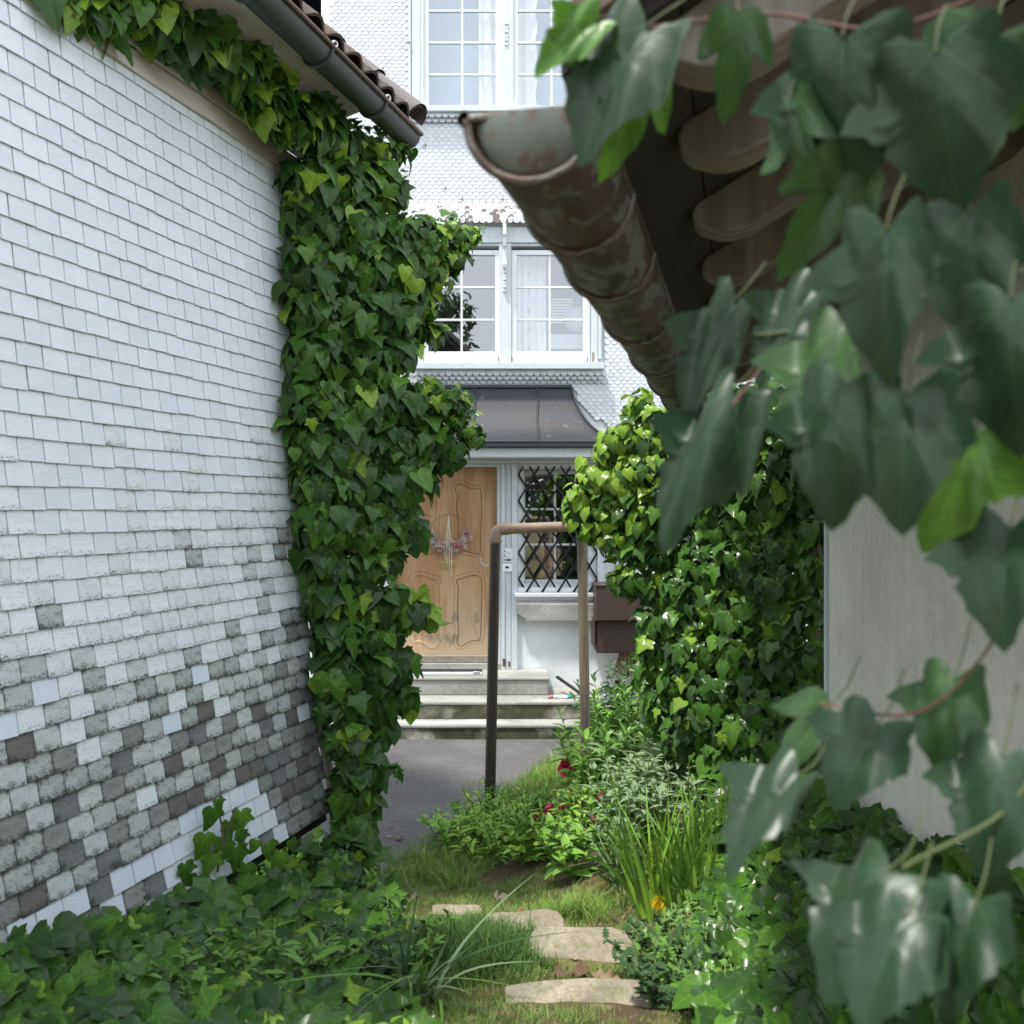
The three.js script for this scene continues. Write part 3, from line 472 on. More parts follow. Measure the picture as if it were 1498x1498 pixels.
  part(gt, 'trough_inside', surf((a, b) => gpt(lerp(gs0, EAVE, b), Math.PI + a * Math.PI, gr - 0.004), 20, 10), gm);
  part(gt, 'rolled_rim', tube([gpt(gs0, 0, gr + 0.006), gpt(0.7, 0, gr + 0.006), gpt(EAVE, 0, gr + 0.006)], 0.0135, 20, 10), copper);
  const cap = new THREE.Shape(); cap.absarc(0, 0, gr, Math.PI, 2 * Math.PI); cap.closePath();
  const cg = extr(cap, 0.004, 0, 16); cg.applyMatrix4(new THREE.Matrix4().makeBasis(nDir, V(0, 1, 0), eDir.clone().negate())); { const p = gpt(gs0, 0, 0); cg.translate(p.x, p.y, p.z); } part(gt, 'end_cap', cg, gm);
  for (const s of [0.06, 0.66, 1.26]) { const pts = []; for (let i = 0; i <= 12; i++) pts.push(gpt(s, Math.PI + i / 12 * Math.PI, gr + 0.005)); pts.push(gpt(s, 0.3, gr + 0.014)); const b = part(gt, 'bracket', tube(pts, 0.009, 24, 6), gm); part(b, 'clip', new THREE.TorusGeometry(0.013, 0.005, 6, 12).rotateY(0.8).translate(...gpt(s, 0.12, gr + 0.016).toArray()), M.steel); }
  // roof: boards and clay tiles
  const slope = 0.72, rp = (s, k) => W(s, 3.9, 0).addScaledVector(nDir, GO - 0.03 - k * Math.cos(slope)).setY(4.02 + k * Math.sin(slope));
  const roof = new THREE.Group(); roof.name = 'roof'; barn.add(roof);
  part(roof, 'roof_boards', merge([surf((a, b) => rp(lerp(-0.5, EAVE, a), lerp(0, 4.2, b)), 2, 2), surf((a, b) => rp(lerp(-0.5, EAVE, a), lerp(0, 4.2, 1 - b)).add(V(0, -0.04, 0)), 2, 2), surf((a, b) => rp(-0.5, lerp(0, 4.2, a)).add(V(0, -0.04 * b, 0)), 2, 1)]), M.darkWood);
  const tileM = [[86, 72, 66], [76, 66, 62], [98, 80, 70]].map((c, i) => mat({ map: tex(256, 256, (u, v) => { const n = fbm(u, v, 6, 5, 301 + i * 5), l = sst(0.66, 0.72, fbm(u, v, 30, 3, 303 + i * 5)); return mixc(mixc(c, c.map((x) => x * 0.65), n), [150, 146, 138], l * 0.7); }), roughness: 0.95, bumpMap: bumpCoarse, bumpScale: 0.006 }));
  const tw = 0.2, tl = 0.36;
  const tileG = surf((a, b) => { const wv = Math.sin(a * Math.PI * 1.5 - 0.4) * 0.034; return V((a - 0.5) * tw * 1.12, b * tl, wv); }, 14, 3);
  const tileBack = surf((a, b) => { const wv = Math.sin(a * Math.PI * 1.5 - 0.4) * 0.034; return V((a - 0.5) * tw * 1.12, (1 - b) * tl, wv - 0.016); }, 14, 3);
  const tileEdge = surf((a, b) => { const wv = Math.sin(a * Math.PI * 1.5 - 0.4) * 0.034; return V((a - 0.5) * tw * 1.12, 0, wv - 0.016 * (1 - b)); }, 14, 1);
  const TG = merge([tileG, tileBack, tileEdge]), upR = nDir.clone().multiplyScalar(-Math.cos(slope)).add(V(0, Math.sin(slope), 0)), nrm = new V3().crossVectors(upR, eDir).normalize(); if (nrm.y < 0) nrm.negate();
  const xa = new V3().crossVectors(upR, nrm);
  for (let r = 0; r < 3; r++) for (let i = 0; i < 9; i++) { const o = part(roof, 'roof_tile', TG, tileM[Math.floor(R() * 3)]); o.quaternion.setFromRotationMatrix(new THREE.Matrix4().makeBasis(xa, upR, nrm)); o.position.copy(rp(-0.28 + i * tw, -0.05 + r * 0.3)).addScaledVector(nrm, 0.045 + 0.008 * R()); o.rotateX(-0.045 + (R() - 0.5) * 0.03); o.rotateZ((R() - 0.5) * 0.04); }
  for (let r = 0; r < 4; r++) { const g = merge([new THREE.CylinderGeometry(0.085, 0.1, 0.42, 18, 1, true, -Math.PI / 2, Math.PI), new THREE.CylinderGeometry(0.07, 0.085, 0.42, 18, 1, true, -Math.PI / 2, Math.PI)]); const o = part(roof, 'verge_tile', g, mat({ color: rgb(0.16, 0.14, 0.135), roughness: 0.9, bumpMap: bumpCoarse, bumpScale: 0.004 })); o.quaternion.setFromRotationMatrix(new THREE.Matrix4().makeBasis(xa, upR, nrm)); o.position.copy(rp(-0.44, 0.17 + r * 0.36)).addScaledVector(nrm, 0.05 + r * 0.004); }
}

// ---------- low shed with the overhanging eaves ----------
const sE = V(0.2425, 0, -0.9701), sN = V(0.9701, 0, 0.2425);                       // along the eaves, and inwards
const shed = thing('garden_shed', 'low shed with dark rafters, patinated copper gutter and pale plaster wall', 'shed');
{
  const G1 = V(0.027, EY + 0.51, -1.2), gpos = (d) => G1.clone().addScaledVector(sE, (d - 1.2) / 0.9701);
  const gr = 0.085, gd1 = 5.0;
  const copper = mat({ map: tex(512, 512, (u, v) => { const n = fbm(u, v, 5, 6, 311), k = fbm(u, v, 16, 4, 313), w = fbm(u, v, 3, 3, 317); let c = mixc([92, 70, 58], [50, 40, 35], n * 1.2 - 0.1); c = mixc(c, [108, 116, 108], sst(0.5, 0.6, k * 0.7 + w * 0.42 - 0.03) * 0.8); return c; }), roughness: 0.55, metalness: 0.35, bumpMap: bumpCoarse, bumpScale: 0.001 });
  const plate = mat({ map: tex(256, 256, (u, v) => { const n = fbm(u, v, 4, 5, 321), r = fbm(u, v, 10, 4, 323); return mixc(mixc([122, 128, 124], [88, 92, 88], n), [96, 74, 64], sst(0.55, 0.7, r) * 0.7); }), roughness: 0.6, metalness: 0.25 });
  const gt = new THREE.Group(); gt.name = 'gutter'; shed.add(gt);
  const at = (d, a, r) => gpos(d).addScaledVector(sN, Math.cos(a) * r).add(V(0, Math.sin(a) * r, 0));
  const tro = surf((a, b) => at(lerp(1.2, gd1, b), Math.PI + a * Math.PI, gr), 28, 30); { const uv = tro.attributes.uv; for (let i = 0; i < uv.count; i++) uv.setXY(i, uv.getX(i) * 0.6, uv.getY(i) * 4); }
  part(gt, 'trough', tro, copper);
  part(gt, 'trough_inside', surf((a, b) => at(lerp(1.2, gd1, b), Math.PI + a * Math.PI, gr - 0.003), 28, 4), copper);
  part(gt, 'rolled_rim', tube([at(1.19, Math.PI, gr + 0.005), at(2.5, Math.PI, gr + 0.005), at(gd1, Math.PI, gr + 0.005)], 0.009, 24, 10), copper);
  part(gt, 'rolled_rim', tube([at(1.19, 0, gr), at(2.5, 0, gr), at(gd1, 0, gr)], 0.006, 24, 8), copper);
  const cap = new THREE.Shape(); cap.absarc(0, 0, gr - 0.004, Math.PI, 2 * Math.PI); cap.closePath();
  const cg = surf((a, b) => { const t = Math.PI + a * Math.PI, r = (gr - 0.003) * Math.sin(b * 1.5708); return V(Math.cos(t) * r, Math.sin(t) * r, 0.034 * Math.cos(b * 1.5708)); }, 28, 10); cg.applyMatrix4(new THREE.Matrix4().makeBasis(sN, V(0, 1, 0), sE.clone().negate())); const cp = gpos(1.215); cg.translate(cp.x, cp.y, cp.z);
  part(gt, 'end_cap', triUV(cg, 4), plate, { label: 'grey-green end cap of the copper gutter' });
  const ringAt = (d, r, w) => { const pts = []; for (let i = 0; i <= 20; i++) pts.push(at(d, Math.PI + i / 20 * Math.PI, r)); return tube(pts, w, 36, 8); };
  part(gt, 'cap_rim', merge([ringAt(1.197, gr + 0.002, 0.0065), rod(at(1.197, Math.PI, gr), at(1.197, 0, gr), 0.0065)]), copper);
  for (const d of [1.52, 1.86, 2.35, 2.9, 3.45, 4.0]) part(gt, 'bracket', ringAt(d, gr + 0.003, 0.007), copper);
  // roof
  const sl = 0.52, inn = sN.clone().multiplyScalar(Math.cos(sl)).add(V(0, Math.sin(sl), 0));
  const rp = (d, k, h = 0) => gpos(d).addScaledVector(sN, 0.03).addScaledVector(inn, k).add(V(0, 0.115 + h, 0));
  const R = rng(31), roof = new THREE.Group(); roof.name = 'roof'; shed.add(roof);
  const quad = (d0, d1, k0, k1, h) => surf((a, b) => rp(lerp(d0, d1, a), lerp(k0, k1, b), h), 1, 1);
  const slab = (d0, d1, k0, k1, h0, h1) => { const c = [[0, 0], [1, 0], [1, 1], [0, 1]].map(([a, b]) => [lerp(d0, d1, a), lerp(k0, k1, b)]); return merge([quad(d0, d1, k0, k1, h0), quad(d0, d1, k0, k1, h1), ...c.map((p, i) => { const q = c[(i + 1) % 4]; return surf((a, b) => rp(lerp(p[0], q[0], a), lerp(p[1], q[1], a), lerp(h0, h1, b)), 1, 1); })]); };
  const pl = [];
  for (let i = 0; i < 16; i++) { const k = -0.02 + i * 0.19; const g = slab(1.32, gd1 + 0.1, k, k + 0.186, 0.002 * (i % 2), 0.03); const p = g.attributes.position, uv = g.attributes.uv; for (let j = 0; j < p.count; j++) uv.setXY(j, p.getX(j) * 1.5 + p.getY(j) * 2 + i * 0.13, p.getZ(j) * 0.5); part(roof, 'roof_board', g, M.darkWood); }
  part(roof, 'roof_covering', slab(1.29, gd1 + 0.14, -0.02, 3.1, 0.035, 0.075), mat({ color: rgb(0.12, 0.085, 0.065), roughness: 0.95 }));
  // rafters with rounded tails
  const rs = new THREE.Shape(), rl = 2.9, rhh = 0.1; rs.moveTo(rl, 0); rs.lineTo(0.02, 0); rs.quadraticCurveTo(-0.02, -0.02, 0.02, -0.06); rs.quadraticCurveTo(0.05, -rhh, 0.12, -rhh); rs.lineTo(rl, -rhh); rs.closePath();
  for (const d of [1.42, 1.76, 2.2, 2.65, 3.1, 3.6, 4.1, 4.6]) {
    const g = extr(rs, 0.08, 0.005).translate(0, 0, -0.04); const up = new V3().crossVectors(sE, inn); if (up.y < 0) up.negate(); const zz = new V3().crossVectors(inn, up);
    g.applyMatrix4(new THREE.Matrix4().makeBasis(inn, up, zz)); const o = rp(d, 0.13, -0.004); g.translate(o.x, o.y, o.z);
    const gg = G0(g), p = gg.attributes.position, uv = gg.attributes.uv; for (let j = 0; j < p.count; j++) uv.setXY(j, p.getZ(j) * 3 + d, (p.getX(j) + p.getY(j)) * 0.5);
    part(shed, 'rafter', gg, M.rafter);
  }
  // plaster wall along the passage and the far end wall
  const wm = mat({ map: tex(512, 512, (u, v) => { const n = fbm(u, v, 5, 6, 331), s = fbm(u, v * 0.1, 50, 4, 333), k = fbm(u, v, 70, 2, 335); return mixc([224, 220, 212], [186, 182, 174], n * 0.8 + (s - 0.5) * 0.45 - 0.1 + (k - 0.5) * 0.4); }), roughness: 0.95, bumpMap: grey((u, v) => 0.5 * fbm(u, v * 0.15, 60, 3, 333) + 0.5 * fbm(u, v, 40, 3, 337)), bumpScale: 0.004 });
  part(shed, 'wall', triUV(merge([bmm(1.54, 1.74, -0.6, EY + 1.25, -4.55, -0.2, 0.012), bmm(1.74, 4.6, -0.6, EY + 1.25, -4.53, -4.33)]), 0.55), wm);
  part(shed, 'corner_post', triUV(bmm(1.525, 1.545, -0.6, EY + 1.0, -4.575, -4.552, 0.004), 0.6), M.paintGrey);
}
// ---------- small things by the door ----------
{ // dried-flower wreath hung on the door by ribbons
  const z = WZ + 0.0, c = V(fx(656.5), fy(778), z), o = thing('dried_wreath', 'half ring of dried pink and cream flowers hanging on the wooden door', 'wreath', c);
  const R = rng(9), rad = 0.2, arc = (t) => { const a = Math.PI * (1.0 + 0.0) + 0.12 + t * (Math.PI - 0.05); return V(Math.cos(a) * rad, Math.sin(a) * rad * 0.85, 0.0); };
  const hoop = []; for (let i = 0; i <= 30; i++) { const a = i / 30 * 6.283; hoop.push(V(Math.cos(a) * rad, Math.sin(a) * rad * 0.9 + 0.01, -0.02)); }
  part(o, 'hoop', tube(hoop, 0.003, 60, 5), mat({ color: rgb(0.1, 0.07, 0.05) }));
  const cols = [[0.5, 0.4, 0.34], [0.56, 0.47, 0.4], [0.42, 0.12, 0.14], [0.36, 0.3, 0.27], [0.5, 0.26, 0.25]].map((c2) => mat({ color: rgb(...c2), roughness: 1 }));
  const fl = []; for (let i = 0; i < 9; i++) { const a = i / 9 * 6.283, b = i % 2 ? 0.5 : 1.0; fl.push(new THREE.SphereGeometry(0.5, 5, 4).scale(0.5, 0.9, 0.25).translate(0, 0.55, 0).rotateX(b * 0.7 - 0.2).rotateZ(a)); } const FG = merge(fl);
  for (let i = 0; i < 150; i++) { const t = R(), p = arc(t), f = part(o, 'blossom', FG, cols[R() < 0.24 ? (R() < 0.5 ? 2 : 4) : [0, 1, 3][Math.floor(R() * 3)]]); f.position.set(p.x + (R() - 0.5) * 0.07, p.y + (R() - 0.5) * 0.07, p.z + (R() - 0.3) * 0.04); f.scale.setScalar(0.026 + R() * 0.02); f.rotation.set(R() * 2 - 1, R() * 2 - 1, R() * 6); }
  for (let i = 0; i < 14; i++) { const t = R() < 0.6 ? 0.88 + R() * 0.15 : R(), p = arc(t), q = p.clone().multiplyScalar(1.3 + R() * 0.25).add(V((R() - 0.5) * 0.06, R() * 0.08, 0)); part(o, 'twig', rod(p, q, 0.0022, 0.001, 5), cols[3]); }
  const rm = mat({ color: rgb(0.66, 0.62, 0.5), roughness: 0.7 });
  for (let i = 0; i < 4; i++) part(o, 'ribbon', tube([V(0.0, 0.19, 0.01), V(-0.02 + i * 0.012, 0.0, 0.02), V(-0.045 + i * 0.026, -0.17, 0.045), V(-0.03 + i * 0.02, -0.3 - i * 0.06, 0.015)], 0.0035, 20, 4), rm);
}
{ // brown letter boxes
  const m = mat({ map: tex(256, 256, (u, v) => { const n = fbm(u, v, 5, 5, 401), s = fbm(u, v * 0.1, 40, 3, 403); return mixc([74, 60, 55], [62, 50, 46], n + (s - 0.5) * 0.5); }), roughness: 0.48, metalness: 0.15 });
  const d0 = 9.62, a = P(872, 857, d0), b = P(941, 908, d0), o = thing('letter_box', 'brown metal letter box above a milk box beside the window', 'mailbox', V((a.x + b.x) / 2, 0, -d0));
  const w = b.x - a.x;
  const up = part(o, 'upper_box', bmm(-w / 2, w / 2, b.y, a.y, -0.44, 0, 0.006), m);
  part(up, 'flap', bmm(-w / 2 + 0.006, w / 2 - 0.006, b.y + 0.01, a.y - 0.012, 0.0, 0.012, 0.004), m);
  part(up, 'lid', bmm(-w / 2 - 0.012, w / 2 + 0.012, a.y, a.y + 0.014, -0.45, 0.025, 0.004), m);
  const y2 = P(900, 955, d0 + 0.1).y;
  const lo = part(o, 'lower_box', bmm(-w / 2 + 0.015, w / 2 - 0.015, y2, b.y - 0.004, -0.44, -0.1, 0.006), m);
  part(lo, 'door', bmm(-w / 2 + 0.03, w / 2 - 0.03, y2 + 0.012, b.y - 0.016, -0.1, -0.09, 0.004), m);
  part(o, 'side_plate', bmm(-w / 2 - 0.014, -w / 2, y2 + 0.06, b.y + 0.005, -0.44, -0.08, 0.003), m);
}
{ // birch broom standing behind the letter boxes
  const o = thing('broom', 'straw broom leaning upside of the wall under the letter box', 'broom', V(P(916, 990, 9.95).x, P(916, 990, 9.95).y, -9.9));
  o.userData.label = 'straw broom with pale handle leaning on the wall behind the letter box';
  const m = mat({ color: rgb(0.3, 0.2, 0.11), roughness: 0.95 }), R = rng(3), l = [];
  for (let i = 0; i < 130; i++) { const a = (R() - 0.5) * 2, b = R() - 0.5; l.push(rod(V(a * 0.055, 0.36, b * 0.06), V(a * 0.15 + (R() - 0.5) * 0.02, (R()) * 0.03, b * 0.1), 0.0035, 0.0025, 4)); }
  part(o, 'bristles', merge(l), m, { kind: 'stuff' });
  part(o, 'binding', new THREE.CylinderGeometry(0.058, 0.066, 0.04, 16).scale(1, 1, 0.7).translate(0, 0.36, 0), mat({ color: rgb(0.16, 0.09, 0.06) }));
  part(o, 'handle', rod(V(0, 0.36, 0), V(-0.05, 1.38, -0.06), 0.014, 0.013), mat({ color: rgb(0.5, 0.33, 0.18), roughness: 0.6 }));
}
{ // recessed foot grate before the threshold
  const a = P(622, 985, 9.9), z0 = -10.0, z1 = -9.72, x0 = fx(600), x1 = P(705, 985, 9.85).x, o = thing('foot_grate', 'dark foot-scraper grate with a pale edge bar on the top step', 'grate', V((x0 + x1) / 2, 0.006, (z0 + z1) / 2));
  const w = x1 - x0, dd = z1 - z0;
  part(o, 'tray', bx(w, 0.004, dd, 0, 0.005, 0), M.iron);
  for (let i = 0; i < 44; i++) part(o, 'bar', bx(0.007, 0.014, dd - 0.02, -w / 2 + (i + 0.5) * w / 44, 0.014, 0), mat({ color: rgb(0.1, 0.105, 0.115), roughness: 0.5, metalness: 0.6 }));
  for (let i = 0; i < 5; i++) part(o, 'cross_bar', bx(w, 0.006, 0.005, 0, 0.017, -dd / 2 + (i + 0.5) * dd / 5), M.iron);
  part(o, 'edge_bar', rbx(w + 0.01, 0.03, 0.02, 0, 0.018, dd / 2 + 0.012, 0.005), M.paint);
  part(o, 'catch', rbx(0.07, 0.022, 0.03, w / 2 - 0.05, 0.03, dd / 2 + 0.016, 0.008), M.steel);
}
{ // stick leaning against the second step
  const a = P(815.5, 990, 9.72), b = P(866, 1026, 9.2);
  single('wooden_stick', 'dark wooden stick leaning from the wall onto the lower step', 'stick', merge([rod(a, b, 0.017, 0.015, 10), new THREE.SphereGeometry(0.02, 10, 8).scale(1, 0.8, 1).translate(...a.toArray())]), M.darkWood);
  const R = rng(17), cols = [[0.75, 0.76, 0.74], [0.02, 0.3, 0.34], [0.7, 0.7, 0.66], [0.45, 0.5, 0.52], [0.8, 0.8, 0.78], [0.4, 0.2, 0.14]], lab = ['white', 'turquoise', 'cream', 'grey blue', 'chalky white', 'rust brown'];
  [[822, 1018], [833, 1017], [817, 1019], [812, 1017.5], [827, 1020], [805, 1018]].forEach(([u, v], i) => { const p = P(u, v, 9.45); p.y = -0.183; const g = new THREE.IcosahedronGeometry(0.03, 1).scale(1.1 + 0.3 * R(), 0.6, 0.8).rotateY(R() * 3).translate(p.x, p.y + 0.015, p.z); single('pebble', `small ${lab[i]} glazed pebble lying on the middle step`, 'pebble', g, mat({ color: rgb(...cols[i]), roughness: 0.35 }), 'pebbles on the step'); });
}
{ // slim white post beside the ivy
  const a = P(943, 1060, 9.1), b = P(943, 985, 9.1); single('white_post', 'slim white painted post behind the garden bed', 'post', bmm(a.x - 0.018, a.x + 0.018, a.y - 0.2, b.y + 0.5, a.z - 0.02, a.z + 0.02, 0.004), M.paint);
}
// ---------- bent pipe frame ----------
{
  const pm = (a, b, s, r = 0.55) => mat({ map: tex(256, 512, (u, v) => { const n = fbm(u, v, 6, 5, s), k = fbm(u, v * 0.15, 30, 3, s + 3); return mixc(a, b, n * 0.8 + (k - 0.5) * 0.9 + 0.1); }), roughness: r, metalness: 0.15, bumpMap: bumpFine, bumpScale: 0.0015 });
  const dark = pm([92, 78, 72], [46, 40, 38], 411, 0.45), pale = pm([172, 146, 126], [138, 118, 102], 417), wood = pm([150, 136, 118], [98, 90, 80], 423, 0.85);
  const foot = P(715.5, 1215, 6.4), head = P(724.5, 790, 6.4), f2 = P(857, 1052, 6.75), h2_ = P(851, 786, 6.75), r = 0.037;
  const o = thing('pipe_frame', 'brown metal pipe frame with a rounded elbow at the edge of the lane', 'pipe', V(foot.x, foot.y - 0.1, foot.z));
  const L = (p) => p.clone().sub(o.position);
  part(o, 'post', rod(L(foot).add(V(0, -0.08, 0)), L(head), r, r * 0.98, 20), dark);
  const e0 = head.clone().add(V(0, -0.02, 0)), e1 = P(725.5, 771, 6.4), e2 = P(740, 773.5, 6.42), end = P(858, 769, 6.75);
  part(o, 'elbow', new THREE.TubeGeometry(new THREE.CatmullRomCurve3([L(e0), L(P(725, 784, 6.4)), L(P(728, 776.5, 6.405)), L(P(734, 774, 6.41)), L(P(744, 773, 6.43))]), 24, r * 1.12, 18), pale);
  part(o, 'collar', rod(L(P(724.3, 792, 6.4)), L(P(724.4, 789, 6.4)), r * 1.28, r * 1.28, 20), pale);
  part(o, 'crossbar', rod(L(P(742, 773.3, 6.42)), L(end), r, r, 20), pale);
  part(o, 'post', rod(L(f2).add(V(0, -0.25, 0)), L(h2_), r * 0.98, r * 0.95, 18), wood, { label: 'weathered grey-brown rear post' });
  part(o, 'elbow', new THREE.TubeGeometry(new THREE.CatmullRomCurve3([L(P(851.5, 786, 6.75)), L(P(852, 774, 6.75)), L(P(846, 769, 6.72))]), 14, r * 1.1, 14), pale);
}
// ---------- leaves ----------
// flat outline (right half, base to tip) -> folded, drooping leaf blade
function blade(half, fold, droop, wave, rings = 2, cy = 0.35) {
  const out = [...half, ...half.slice(1, -1).reverse().map(([x, y]) => [-x, y])], n = out.length, pos = [], uv = [], idx = [];
  const put = (x, y) => { const z = fold * Math.abs(x) - droop * (y - 0.2) * (y - 0.2) + wave * Math.sin(x * 9 + y * 5) * Math.abs(x) * 2; pos.push(x, y, z); uv.push(x * 0.8 + 0.5, y * 0.75 + 0.15); };
  put(0, cy);
  for (let r = 1; r <= rings; r++) for (const [x, y] of out) put(x * r / rings, cy + (y - cy) * r / rings);
  for (let i = 0; i < n; i++) { const j = (i + 1) % n; idx.push(0, 1 + i, 1 + j); for (let r = 1; r < rings; r++) { const a = 1 + (r - 1) * n, b = a + n; idx.push(a + i, b + i, a + j, a + j, b + i, b + j); } }
  const g = new THREE.BufferGeometry(); g.setAttribute('position', new THREE.Float32BufferAttribute(pos, 3)); g.setAttribute('uv', new THREE.Float32BufferAttribute(uv, 2)); g.setIndex(idx); g.computeVertexNormals(); return g;
}
const ivyLobed = [[0, 0.05], [0.11, -0.07], [0.28, -0.1], [0.43, -0.01], [0.39, 0.13], [0.47, 0.22], [0.58, 0.36], [0.4, 0.4], [0.27, 0.5], [0.17, 0.72], [0.07, 0.92], [0, 1]];
const ivyLobed2 = [[0, 0.04], [0.14, -0.05], [0.33, -0.03], [0.47, 0.1], [0.55, 0.28], [0.42, 0.36], [0.33, 0.5], [0.22, 0.7], [0.08, 0.93], [0, 1]];
const ivyHeart = [[0, 0.05], [0.1, -0.05], [0.26, -0.08], [0.4, 0.02], [0.47, 0.2], [0.43, 0.4], [0.31, 0.62], [0.13, 0.88], [0, 1]];
const IVY = [blade(ivyLobed, 0.22, 0.25, 0.06), blade(ivyLobed2, 0.15, 0.4, 0.08), blade(ivyHeart, 0.28, 0.3, 0.05), blade(ivyHeart, 0.12, 0.45, 0.1), blade(ivyLobed, -0.1, 0.3, 0.1)];
function veinTex(lobes, s, base = 176) {
  const cv = document.createElement('canvas'); cv.width = cv.height = 256; const c = cv.getContext('2d');
  const R = rng(s); c.fillStyle = `rgb(${base},${base},${base})`; c.fillRect(0, 0, 256, 256);
  for (let i = 0; i < 500; i++) { const g = base + (R() - 0.5) * 46; c.fillStyle = `rgba(${g},${g},${g},0.35)`; c.beginPath(); c.arc(R() * 256, R() * 256, 4 + R() * 16, 0, 7); c.fill(); }
  const bX = 128, bY = 256 - 0.17 * 256;
  const line = (ang, len, w, col) => { c.strokeStyle = col; c.lineWidth = w; c.beginPath(); c.moveTo(bX, bY); c.quadraticCurveTo(bX + Math.sin(ang) * len * 0.5, bY - Math.cos(ang) * len * 0.55, bX + Math.sin(ang) * len, bY - Math.cos(ang) * len); c.stroke(); for (let k = 1; k < 7; k++) for (const sd of [-1, 1]) { const t = k / 7.5, x = bX + Math.sin(ang) * len * t, y = bY - Math.cos(ang) * len * t, a2 = ang + sd * 0.75, l2 = len * 0.34 * (1 - t * 0.6); c.lineWidth = w * 0.45; c.beginPath(); c.moveTo(x, y); c.lineTo(x + Math.sin(a2) * l2, y - Math.cos(a2) * l2); c.stroke(); } };
  for (const [a, l] of lobes) line(a, l, 3.2, 'rgba(250,255,235,0.75)');
  const t = new THREE.CanvasTexture(cv); t.colorSpace = THREE.SRGBColorSpace; return t;
}
const ivyMap = veinTex([[0, 190], [0.95, 120], [-0.95, 120], [1.75, 75], [-1.75, 75]], 3);
const leafMat = (c, o = {}) => mat({ color: rgb(...c), map: ivyMap, roughness: 0.85, transmission: 0.3, thickness: 0, specularIntensity: 0.2, clearcoat: 0.5, clearcoatRoughness: 0.24, bumpMap: ivyMap, bumpScale: 0.0012, ...o });
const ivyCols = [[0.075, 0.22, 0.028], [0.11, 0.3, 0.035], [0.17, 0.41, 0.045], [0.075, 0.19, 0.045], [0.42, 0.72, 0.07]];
const ivyMats = ivyCols.map((c) => leafMat(c)), ivyYellow = leafMat([0.55, 0.4, 0.06]), ivyWhite = leafMat([1, 1, 1]);
const stemM = mat({ color: rgb(0.12, 0.09, 0.06), roughness: 0.9 }), greenStem = mat({ color: rgb(0.16, 0.24, 0.06), roughness: 0.7 }), redStem = mat({ color: rgb(0.12, 0.055, 0.035), roughness: 0.7 });

// leaves: [{p, n, y, s, k (shape), c (colour index), w (how large it shows)}] -> up to `most` single leaves, the rest as one part
function foliage(o, leaves, shapes, mats, white, cols, most, name = 'leaf') {
  const top = new Set(leaves.slice().sort((a, b) => b.w - a.w).slice(0, most));
  const byShape = shapes.map(() => []);
  for (const l of leaves) {
    const m = basis(l.n, l.y); m.scale(V(l.s * (l.sx ?? 1), l.s, l.s)); m.setPosition(l.p.clone().sub(o.position));
    if (top.has(l)) { const q = part(o, name, shapes[l.k], mats[l.c]); m.decompose(q.position, q.quaternion, q.scale); } else byShape[l.k].push([m, l]);
  }
  byShape.forEach((list, k) => {
    if (!list.length) return;
    const im = new THREE.InstancedMesh(shapes[k], white, list.length); im.name = name === 'leaf' ? 'leaves' : name + 's'; im.userData.kind = 'stuff'; shade(im);
    const R = rng(k + 5);
    list.forEach(([m, l], i) => { im.setMatrixAt(i, m); const c = cols[l.c], j = 0.8 + R() * 0.4; im.setColorAt(i, rgb(c[0] * j, c[1] * j, c[2] * j)); });
    o.add(im);
  });
}
